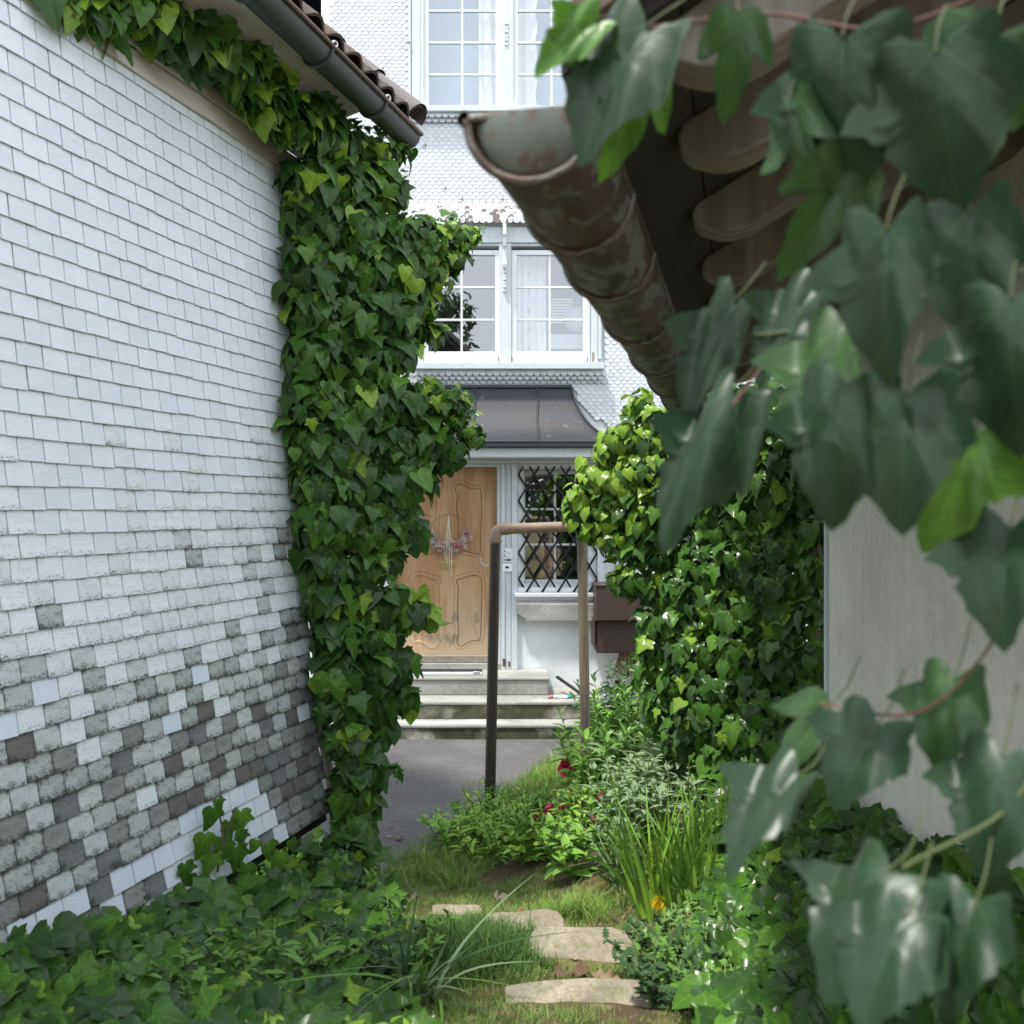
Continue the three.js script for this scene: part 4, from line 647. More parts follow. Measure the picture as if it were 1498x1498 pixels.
// ivy growing through a cloud of rounded masses: [u, v, radius in pixels, distance, share of young leaves, leaf size]
function ivy(name, label, blobs, count, seed, most, keep) {
  const R = rng(seed), bl = blobs.map(([u, v, r, d, young = 0.06, size = 0.095]) => ({ c: P(u, v, d), r: r / F * d, young, size }));
  const base = bl.reduce((a, b) => (b.c.y < a.c.y ? b : a)).c.clone(); base.y -= 0.1;
  const o = thing(name, label, 'ivy', base), leaves = [], tot = bl.reduce((a, b) => a + b.r * b.r, 0);
  for (const b of bl) {
    const n = Math.round(count * b.r * b.r / tot);
    for (let i = 0; i < n; i++) {
      const dir = V(R() * 2 - 1, R() * 2 - 1, R() * 2 - 1); if (dir.lengthSq() > 1 || dir.lengthSq() < 0.01) { i--; continue; } dir.normalize();
      const p = b.c.clone().addScaledVector(dir, b.r * (0.62 + 0.45 * R()) * (0.85 + 0.3 * Math.sin(dir.x * 7 + dir.y * 9 + b.r * 40)));
      let crowded = false; for (const q of bl) if (q !== b && p.distanceTo(q.c) < q.r * 0.55) crowded = true;
      if (crowded && R() < 0.75) continue;
      if (keep && !keep(p)) continue;
      const n3 = dir.clone().multiplyScalar(0.75).add(V((R() - 0.5) * 0.9, 0.3 + (R() - 0.5) * 0.7, 0.28 + (R() - 0.5) * 0.8)).normalize();
      const y = V((R() - 0.5) * 0.9, -1, (R() - 0.5) * 0.5).addScaledVector(dir, 0.35);
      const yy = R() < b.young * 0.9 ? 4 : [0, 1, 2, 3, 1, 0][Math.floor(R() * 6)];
      const s = b.size * (0.55 + 0.75 * R());
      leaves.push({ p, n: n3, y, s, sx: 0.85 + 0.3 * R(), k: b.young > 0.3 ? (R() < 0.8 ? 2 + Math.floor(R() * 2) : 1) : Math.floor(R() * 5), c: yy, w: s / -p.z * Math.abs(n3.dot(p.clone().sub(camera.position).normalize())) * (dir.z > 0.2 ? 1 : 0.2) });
    }
  }
  foliage(o, leaves, IVY, ivyMats, ivyWhite, ivyCols, most);
  // woody stems between neighbouring masses, and thin runners
  for (let i = 1; i < bl.length; i++) { let best = null, bd = 9; for (let j = 0; j < i; j++) { const dd = bl[j].c.distanceTo(bl[i].c); if (dd < bd) { bd = dd; best = bl[j]; } } if (bd < 0.6) { const a = best.c.clone().sub(base), b = bl[i].c.clone().sub(base), m = a.clone().add(b).multiplyScalar(0.5).add(V((R() - 0.5) * 0.08, -0.03, (R() - 0.5) * 0.08)); part(o, 'stem', tube([a, m, b], 0.006 + 0.006 * R(), 8, 5), stemM); } }
  for (let i = 0; i < leaves.length; i += 9) { const l = leaves[i], a = l.p.clone().sub(base), b = a.clone().addScaledVector(l.n, -0.06).add(V((R() - 0.5) * 0.05, 0.05 * R(), (R() - 0.5) * 0.05)); if (i < 2700) part(o, 'leaf_stalk', rod(b, a, 0.002, 0.0016, 4), greenStem); }
  return o;
}
// ---------- ivy on the corner of the shingled house ----------
{
  const B = [];
  const up = 0.07;
  for (const [u, v, r, d] of [[60, 0, 50, 3.55], [120, 25, 50, 3.7], [170, 15, 50, 3.8], [215, 40, 45, 3.95], [250, 70, 38, 4.1], [290, 80, 45, 4.25], [330, 110, 42, 4.4], [300, 45, 40, 4.2], [360, 80, 36, 4.45], [375, 165, 34, 4.6], [395, 120, 28, 4.65], [415, 195, 36, 4.8], [445, 185, 36, 4.95], [470, 215, 40, 5.1]]) B.push([u + 10, v - 24, r * 0.84, d + 0.03, 0.2, 0.125]);
  for (const [u, v, r, d] of [[510, 205, 36, 5.3], [545, 220, 34, 5.4], [575, 225, 24, 5.5], [592, 205, 14, 5.55]]) B.push([u, v, r, d, 0.25, 0.07]);
  for (const [u, v, r, d, y = up, s = 0.115] of [[465, 265, 40, 5.2], [505, 265, 45, 5.3], [545, 265, 36, 5.4], [575, 275, 18, 5.5, 0.15], [470, 320, 44, 5.25], [525, 325, 50, 5.3], [575, 345, 42, 5.4], [615, 345, 40, 5.45, 0.25, 0.075], [655, 345, 34, 5.5, 0.35, 0.07], [688, 342, 18, 5.55, 0.5, 0.07], [470, 385, 46, 5.25], [525, 390, 52, 5.3], [580, 395, 46, 5.4], [630, 392, 36, 5.5, 0.2, 0.075], [665, 375, 22, 5.5, 0.3, 0.07], [470, 450, 46, 5.25], [525, 455, 52, 5.3], [575, 455, 42, 5.4], [612, 440, 30, 5.5, 0.2, 0.08], [632, 480, 10, 5.5, 0.3], [470, 515, 46, 5.25], [525, 520, 50, 5.3], [570, 510, 36, 5.4], [600, 480, 20, 5.5, 0.2], [478, 585, 46, 5.2], [530, 590, 50, 5.3], [580, 585, 40, 5.4], [625, 580, 32, 5.5, 0.25, 0.075], [660, 590, 28, 5.5, 0.3, 0.075], [680, 620, 22, 5.5, 0.2, 0.075], [700, 637, 12, 5.5, 0.3, 0.06], [465, 645, 40, 5.2], [515, 655, 50, 5.3], [570, 650, 48, 5.4], [620, 640, 40, 5.5], [655, 650, 28, 5.5], [480, 705, 44, 5.2], [530, 715, 50, 5.3], [580, 705, 40, 5.4], [610, 690, 26, 5.45], [485, 765, 44, 5.2], [535, 770, 46, 5.3], [580, 755, 32, 5.4], [600, 775, 22, 5.45], [490, 820, 36, 5.2], [530, 825, 38, 5.3], [565, 805, 24, 5.4], [495, 870, 32, 5.2], [532, 875, 34, 5.3], [575, 882, 26, 5.4, 0.25], [605, 885, 22, 5.4, 0.4], [625, 895, 12, 5.4, 0.5], [500, 925, 30, 5.2], [535, 930, 34, 5.3], [570, 920, 18, 5.4], [505, 975, 30, 5.2], [545, 980, 32, 5.3], [580, 970, 22, 5.4], [510, 1025, 30, 5.2], [545, 1030, 26, 5.3], [595, 1015, 16, 5.4, 0.3], [575, 1000, 12, 5.4], [515, 1075, 28, 5.2], [548, 1075, 20, 5.3], [562, 1062, 14, 5.3], [518, 1120, 26, 5.2], [545, 1125, 18, 5.25], [576, 1126, 9, 5.25, 0.1, 0.09], [512, 1165, 24, 5.2], [535, 1170, 14, 5.2], [515, 1205, 20, 5.15], [505, 1240, 26, 5.1], [525, 1225, 14, 5.1], [500, 1275, 26, 5.05]]) B.push([u < 520 && v < 1100 ? u - 12 : u, v, r, u < 520 ? d - 0.1 : d, y, s]);
  ivy('climbing_ivy', 'tall green ivy climbing the corner and eaves of the shingled house', B, 9000, 41, 300, (p) => { const q = p.clone().sub(C0), n = q.dot(nDir), e = q.dot(eDir); return (n > flare(p.y) + 0.035 || e > 0.05) && p.y < 3.93 && (p.y < 3.75 || n < 0.62); });
}
// ---------- ivy bank under the shed eaves ----------
{
  const B = [];
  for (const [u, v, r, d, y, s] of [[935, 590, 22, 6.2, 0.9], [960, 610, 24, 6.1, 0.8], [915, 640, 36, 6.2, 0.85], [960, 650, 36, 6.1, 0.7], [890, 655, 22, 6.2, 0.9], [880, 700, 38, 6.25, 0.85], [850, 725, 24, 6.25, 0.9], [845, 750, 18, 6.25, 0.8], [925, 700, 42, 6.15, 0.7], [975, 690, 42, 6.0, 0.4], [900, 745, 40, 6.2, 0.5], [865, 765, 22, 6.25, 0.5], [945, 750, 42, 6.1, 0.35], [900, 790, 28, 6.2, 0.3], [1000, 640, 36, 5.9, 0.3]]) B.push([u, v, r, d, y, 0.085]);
  for (const [u, v, r, d, y = 0.05, s = 0.095] of [[1198, 770, 24, 5.0], [1200, 830, 24, 5.0], [1200, 890, 24, 5.0], [1200, 950, 24, 5.0], [1198, 1010, 24, 5.0], [1198, 1070, 26, 4.95], [1190, 1120, 24, 4.9], [1050, 590, 44, 5.6], [1100, 590, 46, 5.5], [1150, 600, 48, 5.3], [1195, 630, 44, 5.15], [1010, 600, 30, 5.8], [1190, 690, 40, 5.15], [1030, 690, 46, 5.8], [1085, 700, 50, 5.6], [1140, 720, 48, 5.4], [1180, 745, 40, 5.25], [1060, 640, 46, 5.7], [1110, 640, 46, 5.5], [1160, 670, 46, 5.3], [995, 740, 46, 5.95], [1050, 755, 50, 5.75], [1105, 770, 50, 5.55], [1155, 790, 44, 5.3], [1185, 800, 26, 5.2], [990, 790, 36, 5.95], [940, 800, 26, 6.1, 0.15], [1040, 815, 46, 5.75], [1095, 830, 50, 5.5], [1150, 845, 44, 5.3], [1180, 850, 28, 5.2], [965, 835, 22, 6.05, 0.15], [925, 845, 26, 6.1, 0.3], [905, 845, 14, 6.15, 0.4], [995, 860, 36, 5.9], [1045, 880, 46, 5.7], [1100, 895, 50, 5.5], [1150, 900, 42, 5.3], [1180, 910, 26, 5.2], [950, 860, 18, 6.1, 0.2], [1000, 910, 36, 5.85], [955, 905, 24, 6.0, 0.35], [965, 935, 32, 5.95, 0.25], [1030, 950, 46, 5.7], [1090, 955, 50, 5.45], [1145, 960, 44, 5.25], [1180, 965, 24, 5.15], [955, 975, 28, 5.95, 0.2], [1000, 990, 40, 5.8], [1060, 1010, 48, 5.55], [1120, 1020, 48, 5.3], [1170, 1020, 30, 5.15], [975, 1030, 34, 5.9, 0.15], [1030, 1050, 42, 5.65], [1090, 1070, 46, 5.4], [1145, 1080, 42, 5.2], [1000, 1080, 34, 5.75], [1060, 1110, 42, 5.5], [1115, 1130, 40, 5.25], [1165, 1130, 34, 5.05], [1060, 1150, 30, 5.4]]) B.push([u, v, r, d, y, s]);
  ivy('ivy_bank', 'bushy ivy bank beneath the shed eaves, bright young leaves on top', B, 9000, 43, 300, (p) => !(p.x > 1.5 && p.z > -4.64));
}
// ---------- ivy carpets ----------
function carpet(name, label, inside, height, count, seed, most, size, area) {
  const R = rng(seed), o = thing(name, label, 'ivy', V(area[4], 0, -area[5])), leaves = [];
  for (let i = 0; i < count * 6 && leaves.length < count; i++) {
    const x = lerp(area[0], area[1], R()), d = lerp(area[2], area[3], R()), k = inside(x, d); if (k <= 0 || R() > k) continue;
    const h = height(x, d), t = Math.pow(R(), 0.7), p = V(x, groundY(x, d) + 0.02 + h * t * (0.7 + 0.5 * fbm(x * 0.3 + 4, d * 0.3 + 4, 8, 3, seed)), -d);
    const n = V((R() - 0.5) * 1.1, 0.75 + R() * 0.4, 0.45 + (R() - 0.5) * 0.9).normalize(), y = V((R() - 0.5) * 1.4, -0.35, (R() - 0.2) * 1.2), s = size * (0.5 + 0.8 * R());
    leaves.push({ p, n, y, s, sx: 0.85 + 0.3 * R(), k: [0, 1, 4, 0, 1, 2][Math.floor(R() * 6)], c: R() < 0.03 ? 4 : [0, 1, 2, 3][Math.floor(R() * 4)], w: s / d * (t > 0.6 ? 1 : 0.3) * Math.abs(n.z) });
  }
  foliage(o, leaves, IVY, ivyMats, ivyWhite, ivyCols, most);
  for (let i = 0; i < leaves.length; i += 14) { const l = leaves[i], a = l.p.clone().sub(o.position); part(o, 'leaf_stalk', rod(a.clone().add(V((R() - 0.5) * 0.06, -0.09, (R() - 0.5) * 0.06)), a, 0.0022, 0.0016, 4), greenStem); }
}
carpet('ivy_carpet', 'dark ivy carpet at the foot of the shingled wall', (x, d) => { const w = x - (xWall(d) - 0.28), lim = table([[2, 0.3], [2.8, -0.25], [3.3, -0.38], [4.3, -0.52], [5.2, -0.72], [5.5, -0.8]], d); return w < 0 || x > lim ? 0 : x > lim - 0.2 ? 0.4 : 1; }, (x, d) => 0.09 + 0.15 * sst(0.8, 0.05, x - xWall(d) + 0.05) + 0.1 * sst(4.2, 5.1, d), 3400, 51, 300, 0.125, [-2.6, 0.3, 1.8, 5.5, -1.3, 3.6]);
carpet('ivy_carpet', 'glossy sunlit ivy carpet along the plaster wall of the shed', (x, d) => { const lim = table([[2, 0.5], [2.6, 0.55], [3.1, 0.62], [4, 0.82], [5.2, 1.08]], d); return x < lim || x > 1.5 ? 0 : x < lim + 0.15 ? 0.45 : 1; }, (x, d) => 0.12 + 0.2 * sst(0.8, 1.5, x), 2800, 53, 300, 0.115, [0.4, 1.52, 2.0, 5.2, 1.1, 3.6]);
{ // shoots climbing onto the shingles
  const R = rng(57), o = thing('ivy_shoot', 'young ivy shoot climbing over the lowest shingles', 'ivy', W(0.75, 0.0, 0.03)), leaves = [];
  for (const [u, v, s] of [[312, 1180, 0.11], [335, 1200, 0.1], [352, 1185, 0.12], [300, 1218, 0.12], [325, 1225, 0.12], [345, 1238, 0.13], [310, 1245, 0.12], [352, 1216, 0.08], [318, 1168, 0.06], [392, 1232, 0.1], [410, 1245, 0.11], [375, 1228, 0.07], [425, 1228, 0.07], [270, 1262, 0.1], [290, 1280, 0.12], [360, 1262, 0.11], [400, 1275, 0.11], [440, 1262, 0.08]]) { const d = 4.05 + (u - 221) / 274 * 0.95, p = P(u, v, d - 0.24); leaves.push({ p, n: nDir.clone().add(V((R() - 0.5) * 0.7, R() * 0.4, 0.5)), y: V((R() - 0.5), -0.9, 0.1), s, k: Math.floor(R() * 2), c: 1 + Math.floor(R() * 2), w: s }); }
  foliage(o, leaves, IVY, ivyMats, ivyWhite, ivyCols, 300);
  const q = (u, v, d) => P(u, v, d).sub(o.position); part(o, 'stem', tube([q(318, 1275, 4.16), q(326, 1225, 4.16), q(318, 1175, 4.15)], 0.005, 12, 5), stemM); part(o, 'stem', tube([q(326, 1240, 4.17), q(338, 1200, 4.2), q(345, 1180, 4.22)], 0.004, 12, 5), stemM);
}

// ---------- grape-leaved vine hanging before the shed ----------
{
  const pts = []; const lob = [[0, 1.0, 0.3], [0.95, 0.82, 0.3], [-0.95, 0.82, 0.3], [1.95, 0.55, 0.34], [-1.95, 0.55, 0.34]];
  const half = []; for (const [x, y] of [[0, 0.07], [0.1, -0.02], [0.22, -0.09], [0.36, -0.07], [0.45, 0.02], [0.42, 0.12], [0.52, 0.18], [0.58, 0.28], [0.62, 0.42], [0.5, 0.44], [0.45, 0.5], [0.38, 0.5], [0.4, 0.58], [0.33, 0.66], [0.3, 0.74], [0.2, 0.82], [0.12, 0.92], [0, 1]]) half.push([x, y]); for (let i = 0; i < 0; i++) { const a = (1 - i / 40) * Math.PI * 0.96; let r = 0.3; for (const [la, lr, w] of lob) r = Math.max(r, lr * Math.exp(-Math.pow((a - la) / w, 2) * 0.62)); r = Math.max(r, 0.36); r *= 1 + 0.06 * (((i * 1) % 4) / 3 - 0.5); const yy = 0.28 + Math.cos(a) * r * 0.72, xx = Math.sin(a) * r * 0.78; half.push([i === 40 ? 0 : xx, yy]); } 
  const deep = [[0, 0.07], [0.12, 0.0], [0.24, 0.02], [0.34, 0.1], [0.44, 0.3], [0.5, 0.5], [0.4, 0.5], [0.3, 0.42], [0.2, 0.4], [0.22, 0.55], [0.2, 0.68], [0.15, 0.74], [0.13, 0.86], [0, 1]];
  const shapes = [[0.16, 0.35, 0.12], [-0.18, 0.5, 0.16], [0.3, 0.3, 0.1]].map(([f, dr, w]) => blade(half, f, dr, w, 5, 0.3)); shapes.push(blade(deep, 0.25, 0.35, 0.1, 5, 0.3));
  const vm = veinTex([[0, 200], [0.85, 150], [-0.85, 150], [1.8, 90], [-1.8, 90]], 8, 190);
  const lm = (c) => mat({ color: rgb(...c), map: vm, roughness: 0.8, transmission: 0.36, thickness: 0, specularIntensity: 0.25, clearcoat: 0.8, clearcoatRoughness: 0.34, bumpMap: vm, bumpScale: 0.0018 });
  const mats = [lm([0.032, 0.1, 0.034]), lm([0.06, 0.17, 0.035]), lm([0.16, 0.4, 0.045])];
  const vineStem = mat({ color: rgb(0.07, 0.09, 0.03), roughness: 0.7 });
  const o = thing('hanging_vine', 'broad-leaved vine hanging in front of the shed, near and soft', 'vine', V(0.55, EY, -0.95));
  o.userData.label = 'vine with broad lobed leaves hanging from the shed eaves';
  // stalk end, tip, distance, roll about the midrib, colour, shape, width
  const L = [[955, 30, 795, 145, 0.98, 0.75, 0, 0, 1.15], [950, 78, 930, 238, 1.02, -0.5, 2, 3, 0.85], [880, 25, 782, 52, 1.0, 0.4, 2, 2, 0.8], [1080, 5, 1088, 132, 0.95, -0.3, 1, 3, 0.95], [1235, 40, 1190, 250, 0.86, 0.3, 0, 1, 1.1], [1255, 215, 1185, 385, 0.9, -0.4, 1, 3, 0.95], [1158, 130, 1120, 302, 0.92, 1.0, 1, 3, 0.75], [1300, 320, 1243, 525, 0.8, 0.5, 0, 2, 0.8], [1200, 418, 1068, 488, 1.0, 0.95, 0, 2, 0.85], [1082, 430, 950, 575, 1.05, 0.7, 0, 0, 0.65], [1082, 560, 905, 748, 1.0, 0.55, 0, 1, 0.72], [1245, 470, 1105, 622, 0.92, 1.0, 1, 2, 0.9], [1240, 545, 1190, 752, 0.84, 0.2, 0, 1, 0.95], [1330, 560, 1290, 760, 0.82, 0.3, 0, 0, 1.0], [1175, 1128, 1028, 1230, 0.95, 0.85, 0, 2, 0.85], [1222, 1022, 1128, 1112, 1.02, 0.2, 1, 3, 1.1], [1290, 1050, 1205, 1160, 0.96, 0.3, 0, 2, 1.1], [1310, 1262, 1150, 1395, 0.84, 0.7, 0, 1, 1.3], [1330, 1330, 1240, 1490, 0.8, 0.3, 0, 0, 1.1],
    [1370, 60, 1345, 270, 0.82, 0.4, 0, 0, 1.1], [1460, 40, 1440, 240, 0.86, -0.5, 1, 1, 1.1], [1420, 300, 1380, 480, 0.85, 0.6, 0, 2, 1.0], [1480, 420, 1450, 640, 0.8, 0.3, 0, 1, 1.1], [1430, 620, 1385, 800, 0.9, -0.4, 2, 0, 0.9], [1480, 760, 1430, 930, 0.88, 0.5, 0, 2, 1.0], [1400, 980, 1345, 1120, 0.95, 0.6, 1, 0, 1.0], [1470, 1090, 1420, 1270, 0.85, 0.3, 0, 1, 1.1], [1430, 1310, 1370, 1470, 0.8, 0.5, 0, 2, 1.1]];
  for (const [bu, bv, tu, tv, d, roll, c, k, w] of L) {
    const a = P(bu, bv, d + 0.02), b = P(tu, tv, d - 0.02), y = b.clone().sub(a), len = y.length(); y.normalize();
    const n = a.clone().sub(camera.position).negate().normalize(); n.applyAxisAngle(y, roll); n.add(V(0, 0.25, 0));
    const m = basis(n, y); m.scale(V(len * w * 0.78, len, len)); m.setPosition(a.clone().sub(o.position)); const q = part(o, 'leaf', shapes[k], mats[c]); m.decompose(q.position, q.quaternion, q.scale);
    const st = a.clone().sub(o.position), e = st.clone().add(V(0.02, 0.025, -0.03)).addScaledVector(y, -0.03); part(o, 'leaf_stalk', tube([st.clone().addScaledVector(y, 0.01), st.clone().addScaledVector(y, -0.015), e], 0.0011, 8, 5), vineStem);
  }
  const q = (u, v, d) => P(u, v, d).sub(o.position);
  part(o, 'stem', tube([q(1560, 380, 0.9), q(1330, 440, 0.97), q(1150, 485, 1.02), q(1075, 492, 1.05)], 0.0022, 24, 6), vineStem);
  part(o, 'stem', tube([q(1168, 478, 1.02), q(1120, 530, 1.03), q(1072, 592, 1.01)], 0.0018, 14, 6), redStem);
  part(o, 'stem', tube([q(1540, -60, 0.85), q(1300, 40, 0.93), q(1120, 20, 0.98), q(950, 40, 1.0)], 0.002, 24, 6), redStem);
  part(o, 'stem', tube([q(1560, 300, 0.85), q(1520, 800, 0.9), q(1350, 1040, 0.97), q(1200, 1030, 1.02)], 0.0018, 24, 6), redStem);
  part(o, 'stem', tube([q(1520, 800, 0.9), q(1500, 1150, 0.85), q(1320, 1270, 0.86)], 0.0022, 24, 6), vineStem);
}
// ---------- stepping stones ----------
const stones = [];
{
  const m = [0, 1].map((i) => mat({ map: tex(512, 512, (u, v) => { const n = fbm(u, v, 5, 6, 501 + i * 9), k = fbm(u, v, 60, 3, 503 + i * 9), g = fbm(u, v, 9, 4, 507 + i * 9); let c = mixc([168, 158, 140], [122, 114, 100], n * 1.3 - 0.15); c = mixc(c, [110, 112, 78], sst(0.55, 0.75, g) * 0.5); return c.map((x) => x * (0.85 + 0.3 * k)); }), roughness: 0.95, bumpMap: bumpCoarse, bumpScale: 0.012 }));
  const R = rng(61);
  [[763, 1364, 0.19, 0.17, 'pale sandstone stepping slab nearest the lane'], [845, 1402, 0.25, 0.19, 'cracked middle stepping slab strewn with twigs'], [862, 1466, 0.28, 0.12, 'grey stepping slab lowest on the path with curled brown leaves'], [665, 1338, 0.12, 0.08, 'small buried stepping stone in the mown grass']].forEach(([u, v, rx, rz, label], i) => {
    const p = gp(u, v), s = new THREE.Shape(), n = 16; for (let k = 0; k < n; k++) { const a = k / n * 6.283, r = 0.86 + 0.24 * R(), q = Math.pow(Math.abs(Math.cos(a)), 0.6) * Math.sign(Math.cos(a)), w = Math.pow(Math.abs(Math.sin(a)), 0.6) * Math.sign(Math.sin(a)); k ? s.lineTo(q * rx * r, w * rz * r) : s.moveTo(q * rx * r, w * rz * r); } s.closePath();
    const g = triUV(extr(s, 0.05, 0.01).rotateX(-Math.PI / 2), 1.6, i * 0.3); g.rotateX(0.21).rotateZ((R() - 0.5) * 0.05);
    const o = single('stepping_stone', label, 'stone', g, m[i % 2], 'stepping stones of the path'); o.position.set(p.x, p.y - 0.054, p.z); stones.push([p.x, -p.z, rx, rz]);
  });
}
const onStone = (x, d, k = 0.92) => stones.some(([a, b, rx, rz]) => ((x - a) / rx) ** 2 + ((d - b) / rz) ** 2 < k);

// ---------- grass ----------
const bladeGeo = (h, w, bend, seg = 4) => { const g = surf((a, b) => V((a - 0.5) * w * (1 - Math.pow(b, 1.6)) , h * (b - 0.25 * bend * b * b), h * bend * b * b), 1, seg); return g; };
function tuft(seed, n, spread, wid, hmin) { const R = rng(seed), l = []; for (let i = 0; i < n; i++) { const a = R() * 6.283, r = spread * Math.sqrt(R()), h = hmin + (1 - hmin) * R(); l.push(bladeGeo(h, wid * (0.7 + 0.6 * R()), 0.25 + 0.75 * R(), 3).rotateY(R() * 6.283).translate(Math.cos(a) * r, 0, Math.sin(a) * r)); } return merge(l); }
function grassField(name, label, inside, count, seed, h0, h1, cols, area, wid = 0.07, spread = 0.5) {
  const R = rng(seed), gm = mat({ color: rgb(1, 1, 1), roughness: 0.75, transmission: 0.25, thickness: 0, specularIntensity: 0.3 }), T = tuft(seed, 12, spread, wid, 0.45), list = [];
  for (let i = 0; i < count * 8 && list.length < count; i++) { const x = lerp(area[0], area[1], R()), d = lerp(area[2], area[3], R()), k = inside(x, d); if (k <= 0 || R() > k) continue; const s = lerp(h0, h1, R()) * (0.6 + 0.4 * k); list.push([x, d, s]); }
  const im = new THREE.InstancedMesh(T, gm, list.length); im.name = numbered(name); im.userData = { label, category: 'grass', kind: 'stuff' }; shade(im);
  const m = new THREE.Matrix4(), q = new THREE.Quaternion(), e = new THREE.Euler();
  list.forEach(([x, d, s], i) => { e.set((R() - 0.5) * 0.5, R() * 6.283, (R() - 0.5) * 0.5); m.compose(V(x, groundY(x, d) - 0.004, -d), q.setFromEuler(e), V(s, s, s)); im.setMatrixAt(i, m); const c = cols[Math.floor(R() * cols.length)], j = 0.75 + R() * 0.5; im.setColorAt(i, rgb(c[0] * j, c[1] * j, c[2] * j)); });
  scene.add(im);
}
const gcol = [[0.17, 0.31, 0.06], [0.23, 0.36, 0.08], [0.28, 0.38, 0.1], [0.14, 0.27, 0.05], [0.4, 0.38, 0.18]];
const lawnIn = (x, d) => { if (onStone(x, d)) return 0; if (d > 5.5 && x < xEdge(d) + 0.01) return 0; const l = table([[2.6, -0.3], [3.3, -0.5], [4.3, -0.62], [5.4, -0.82]], d); if (d < 5.6 && x < l) return 0; if (x > xBed(d) + 0.5) return 0; const bare = fbm(x * 0.35 + 2, d * 0.35 + 1, 8, 3, 71); return bare > 0.62 ? 0.35 : 0.95; };
grassField('short_grass', 'short sunlit grass over the path between the beds', lawnIn, 9000, 63, 0.022, 0.055, gcol, [-0.95, 1.0, 2.6, 8.2], 0.05, 0.9);
grassField('tall_grass', 'taller dark grass clump beside the stepping slabs', (x, d) => { const p = gp(690, 1395), e = ((x - p.x) / 0.42) ** 2 + ((d + p.z) / 0.5) ** 2; return e < 1 && !onStone(x, d, 1) ? 1.15 - e : 0; }, 620, 65, 0.09, 0.19, [[0.06, 0.14, 0.03], [0.08, 0.17, 0.04], [0.1, 0.2, 0.05]], [-0.9, 0.5, 2.8, 4.6], 0.035, 0.3);
grassField('tall_grass', 'grass clump between the stepping slabs and the iris', (x, d) => { const p = gp(840, 1340), q = gp(925, 1400), e = Math.min(((x - p.x) / 0.3) ** 2 + ((d + p.z) / 0.2) ** 2, ((x - q.x) / 0.2) ** 2 + ((d + q.z) / 0.2) ** 2); return e < 1 && !onStone(x, d, 1) ? 1.1 - e : 0; }, 420, 67, 0.07, 0.14, gcol.slice(0, 3), [-0.3, 1.0, 2.8, 4.8], 0.035, 0.3);
grassField('tall_grass', 'grass fringe in the bed beside the pipe post', (x, d) => (x > xEdge(d) + 0.02 && x < xEdge(d) + 0.7 && !(x < xBed(d) - 0.1 && d < 5.4) ? 0.8 : 0), 700, 69, 0.08, 0.2, gcol.slice(0, 4), [-0.8, 1.4, 5.0, 8.8], 0.03, 0.3);

// ---------- leafy bed plants ----------
const lance = blade([[0, 0], [0.08, 0.12], [0.15, 0.3], [0.16, 0.5], [0.11, 0.75], [0.04, 0.93], [0, 1]], 0.35, 0.35, 0.05, 1, 0.45);
const oval = blade([[0, 0], [0.16, 0.1], [0.27, 0.3], [0.28, 0.5], [0.18, 0.76], [0.06, 0.94], [0, 1]], 0.25, 0.4, 0.08, 1, 0.45);
const fern = blade([[0, 0], [0.1, 0.06], [0.34, 0.1], [0.14, 0.26], [0.4, 0.38], [0.16, 0.46], [0.3, 0.66], [0.11, 0.7], [0.1, 0.9], [0, 1]], 0.2, 0.3, 0.05, 1, 0.4);
const plantMat = (c) => mat({ color: rgb(...c), roughness: 0.8, transmission: 0.28, thickness: 0, specularIntensity: 0.25, clearcoat: 0.35, clearcoatRoughness: 0.3 });
const PM = { mid: plantMat([0.15, 0.31, 0.06]), light: plantMat([0.23, 0.44, 0.075]), dark: plantMat([0.05, 0.12, 0.04]), silver: plantMat([0.24, 0.35, 0.19]), lime: plantMat([0.32, 0.53, 0.085]) };
function plant(name, label, category, p, { h = 0.4, stems = 6, spread = 0.12, leaf = lance, len = 0.09, per = 14, m = 'mid', seed = 1, group, whorl = 2.4, up = 0.5 }) {
  const o = thing(name, label, category, p, group), R = rng(seed), lv = [];
  for (let i = 0; i < stems; i++) {
    const a = R() * 6.283, r = spread * Math.sqrt(R()), hh = h * (0.65 + 0.5 * R()), b = V(Math.cos(a) * r * 0.4, -0.03, Math.sin(a) * r * 0.4), t = V(Math.cos(a) * r * 1.6, hh, Math.sin(a) * r * 1.6), c = b.clone().lerp(t, 0.5).add(V((R() - 0.5) * 0.04, 0.04, (R() - 0.5) * 0.04));
    const curve = new THREE.CatmullRomCurve3([b, c, t]); part(o, 'stem', new THREE.TubeGeometry(curve, 8, 0.0028, 5), greenStem);
    for (let k = 0; k < per; k++) { const q = 0.15 + 0.85 * (k + R() * 0.5) / per, pt = curve.getPoint(Math.min(1, q)), az = k * whorl + R() * 0.8, el = up + (q > 0.85 ? 0.5 : 0) + (R() - 0.5) * 0.6, y = V(Math.cos(az) * Math.cos(el), Math.sin(el), Math.sin(az) * Math.cos(el)), n = V(-Math.cos(az) * Math.sin(el), Math.cos(el), -Math.sin(az) * Math.sin(el)).add(V((R() - 0.5) * 0.5, 0, (R() - 0.5) * 0.5)), s = len * (0.6 + 0.6 * R()) * (1.15 - 0.55 * q * q); const mm = basis(n, y); mm.scale(V(s, s, s)); mm.setPosition(pt); lv.push(G0(leaf.clone()).applyMatrix4(mm)); }
  }
  part(o, 'leaves', mergeGeometries(lv), PM[m], { kind: 'stuff' });
  return o;
}
const at = (u, v) => gp(u, v);
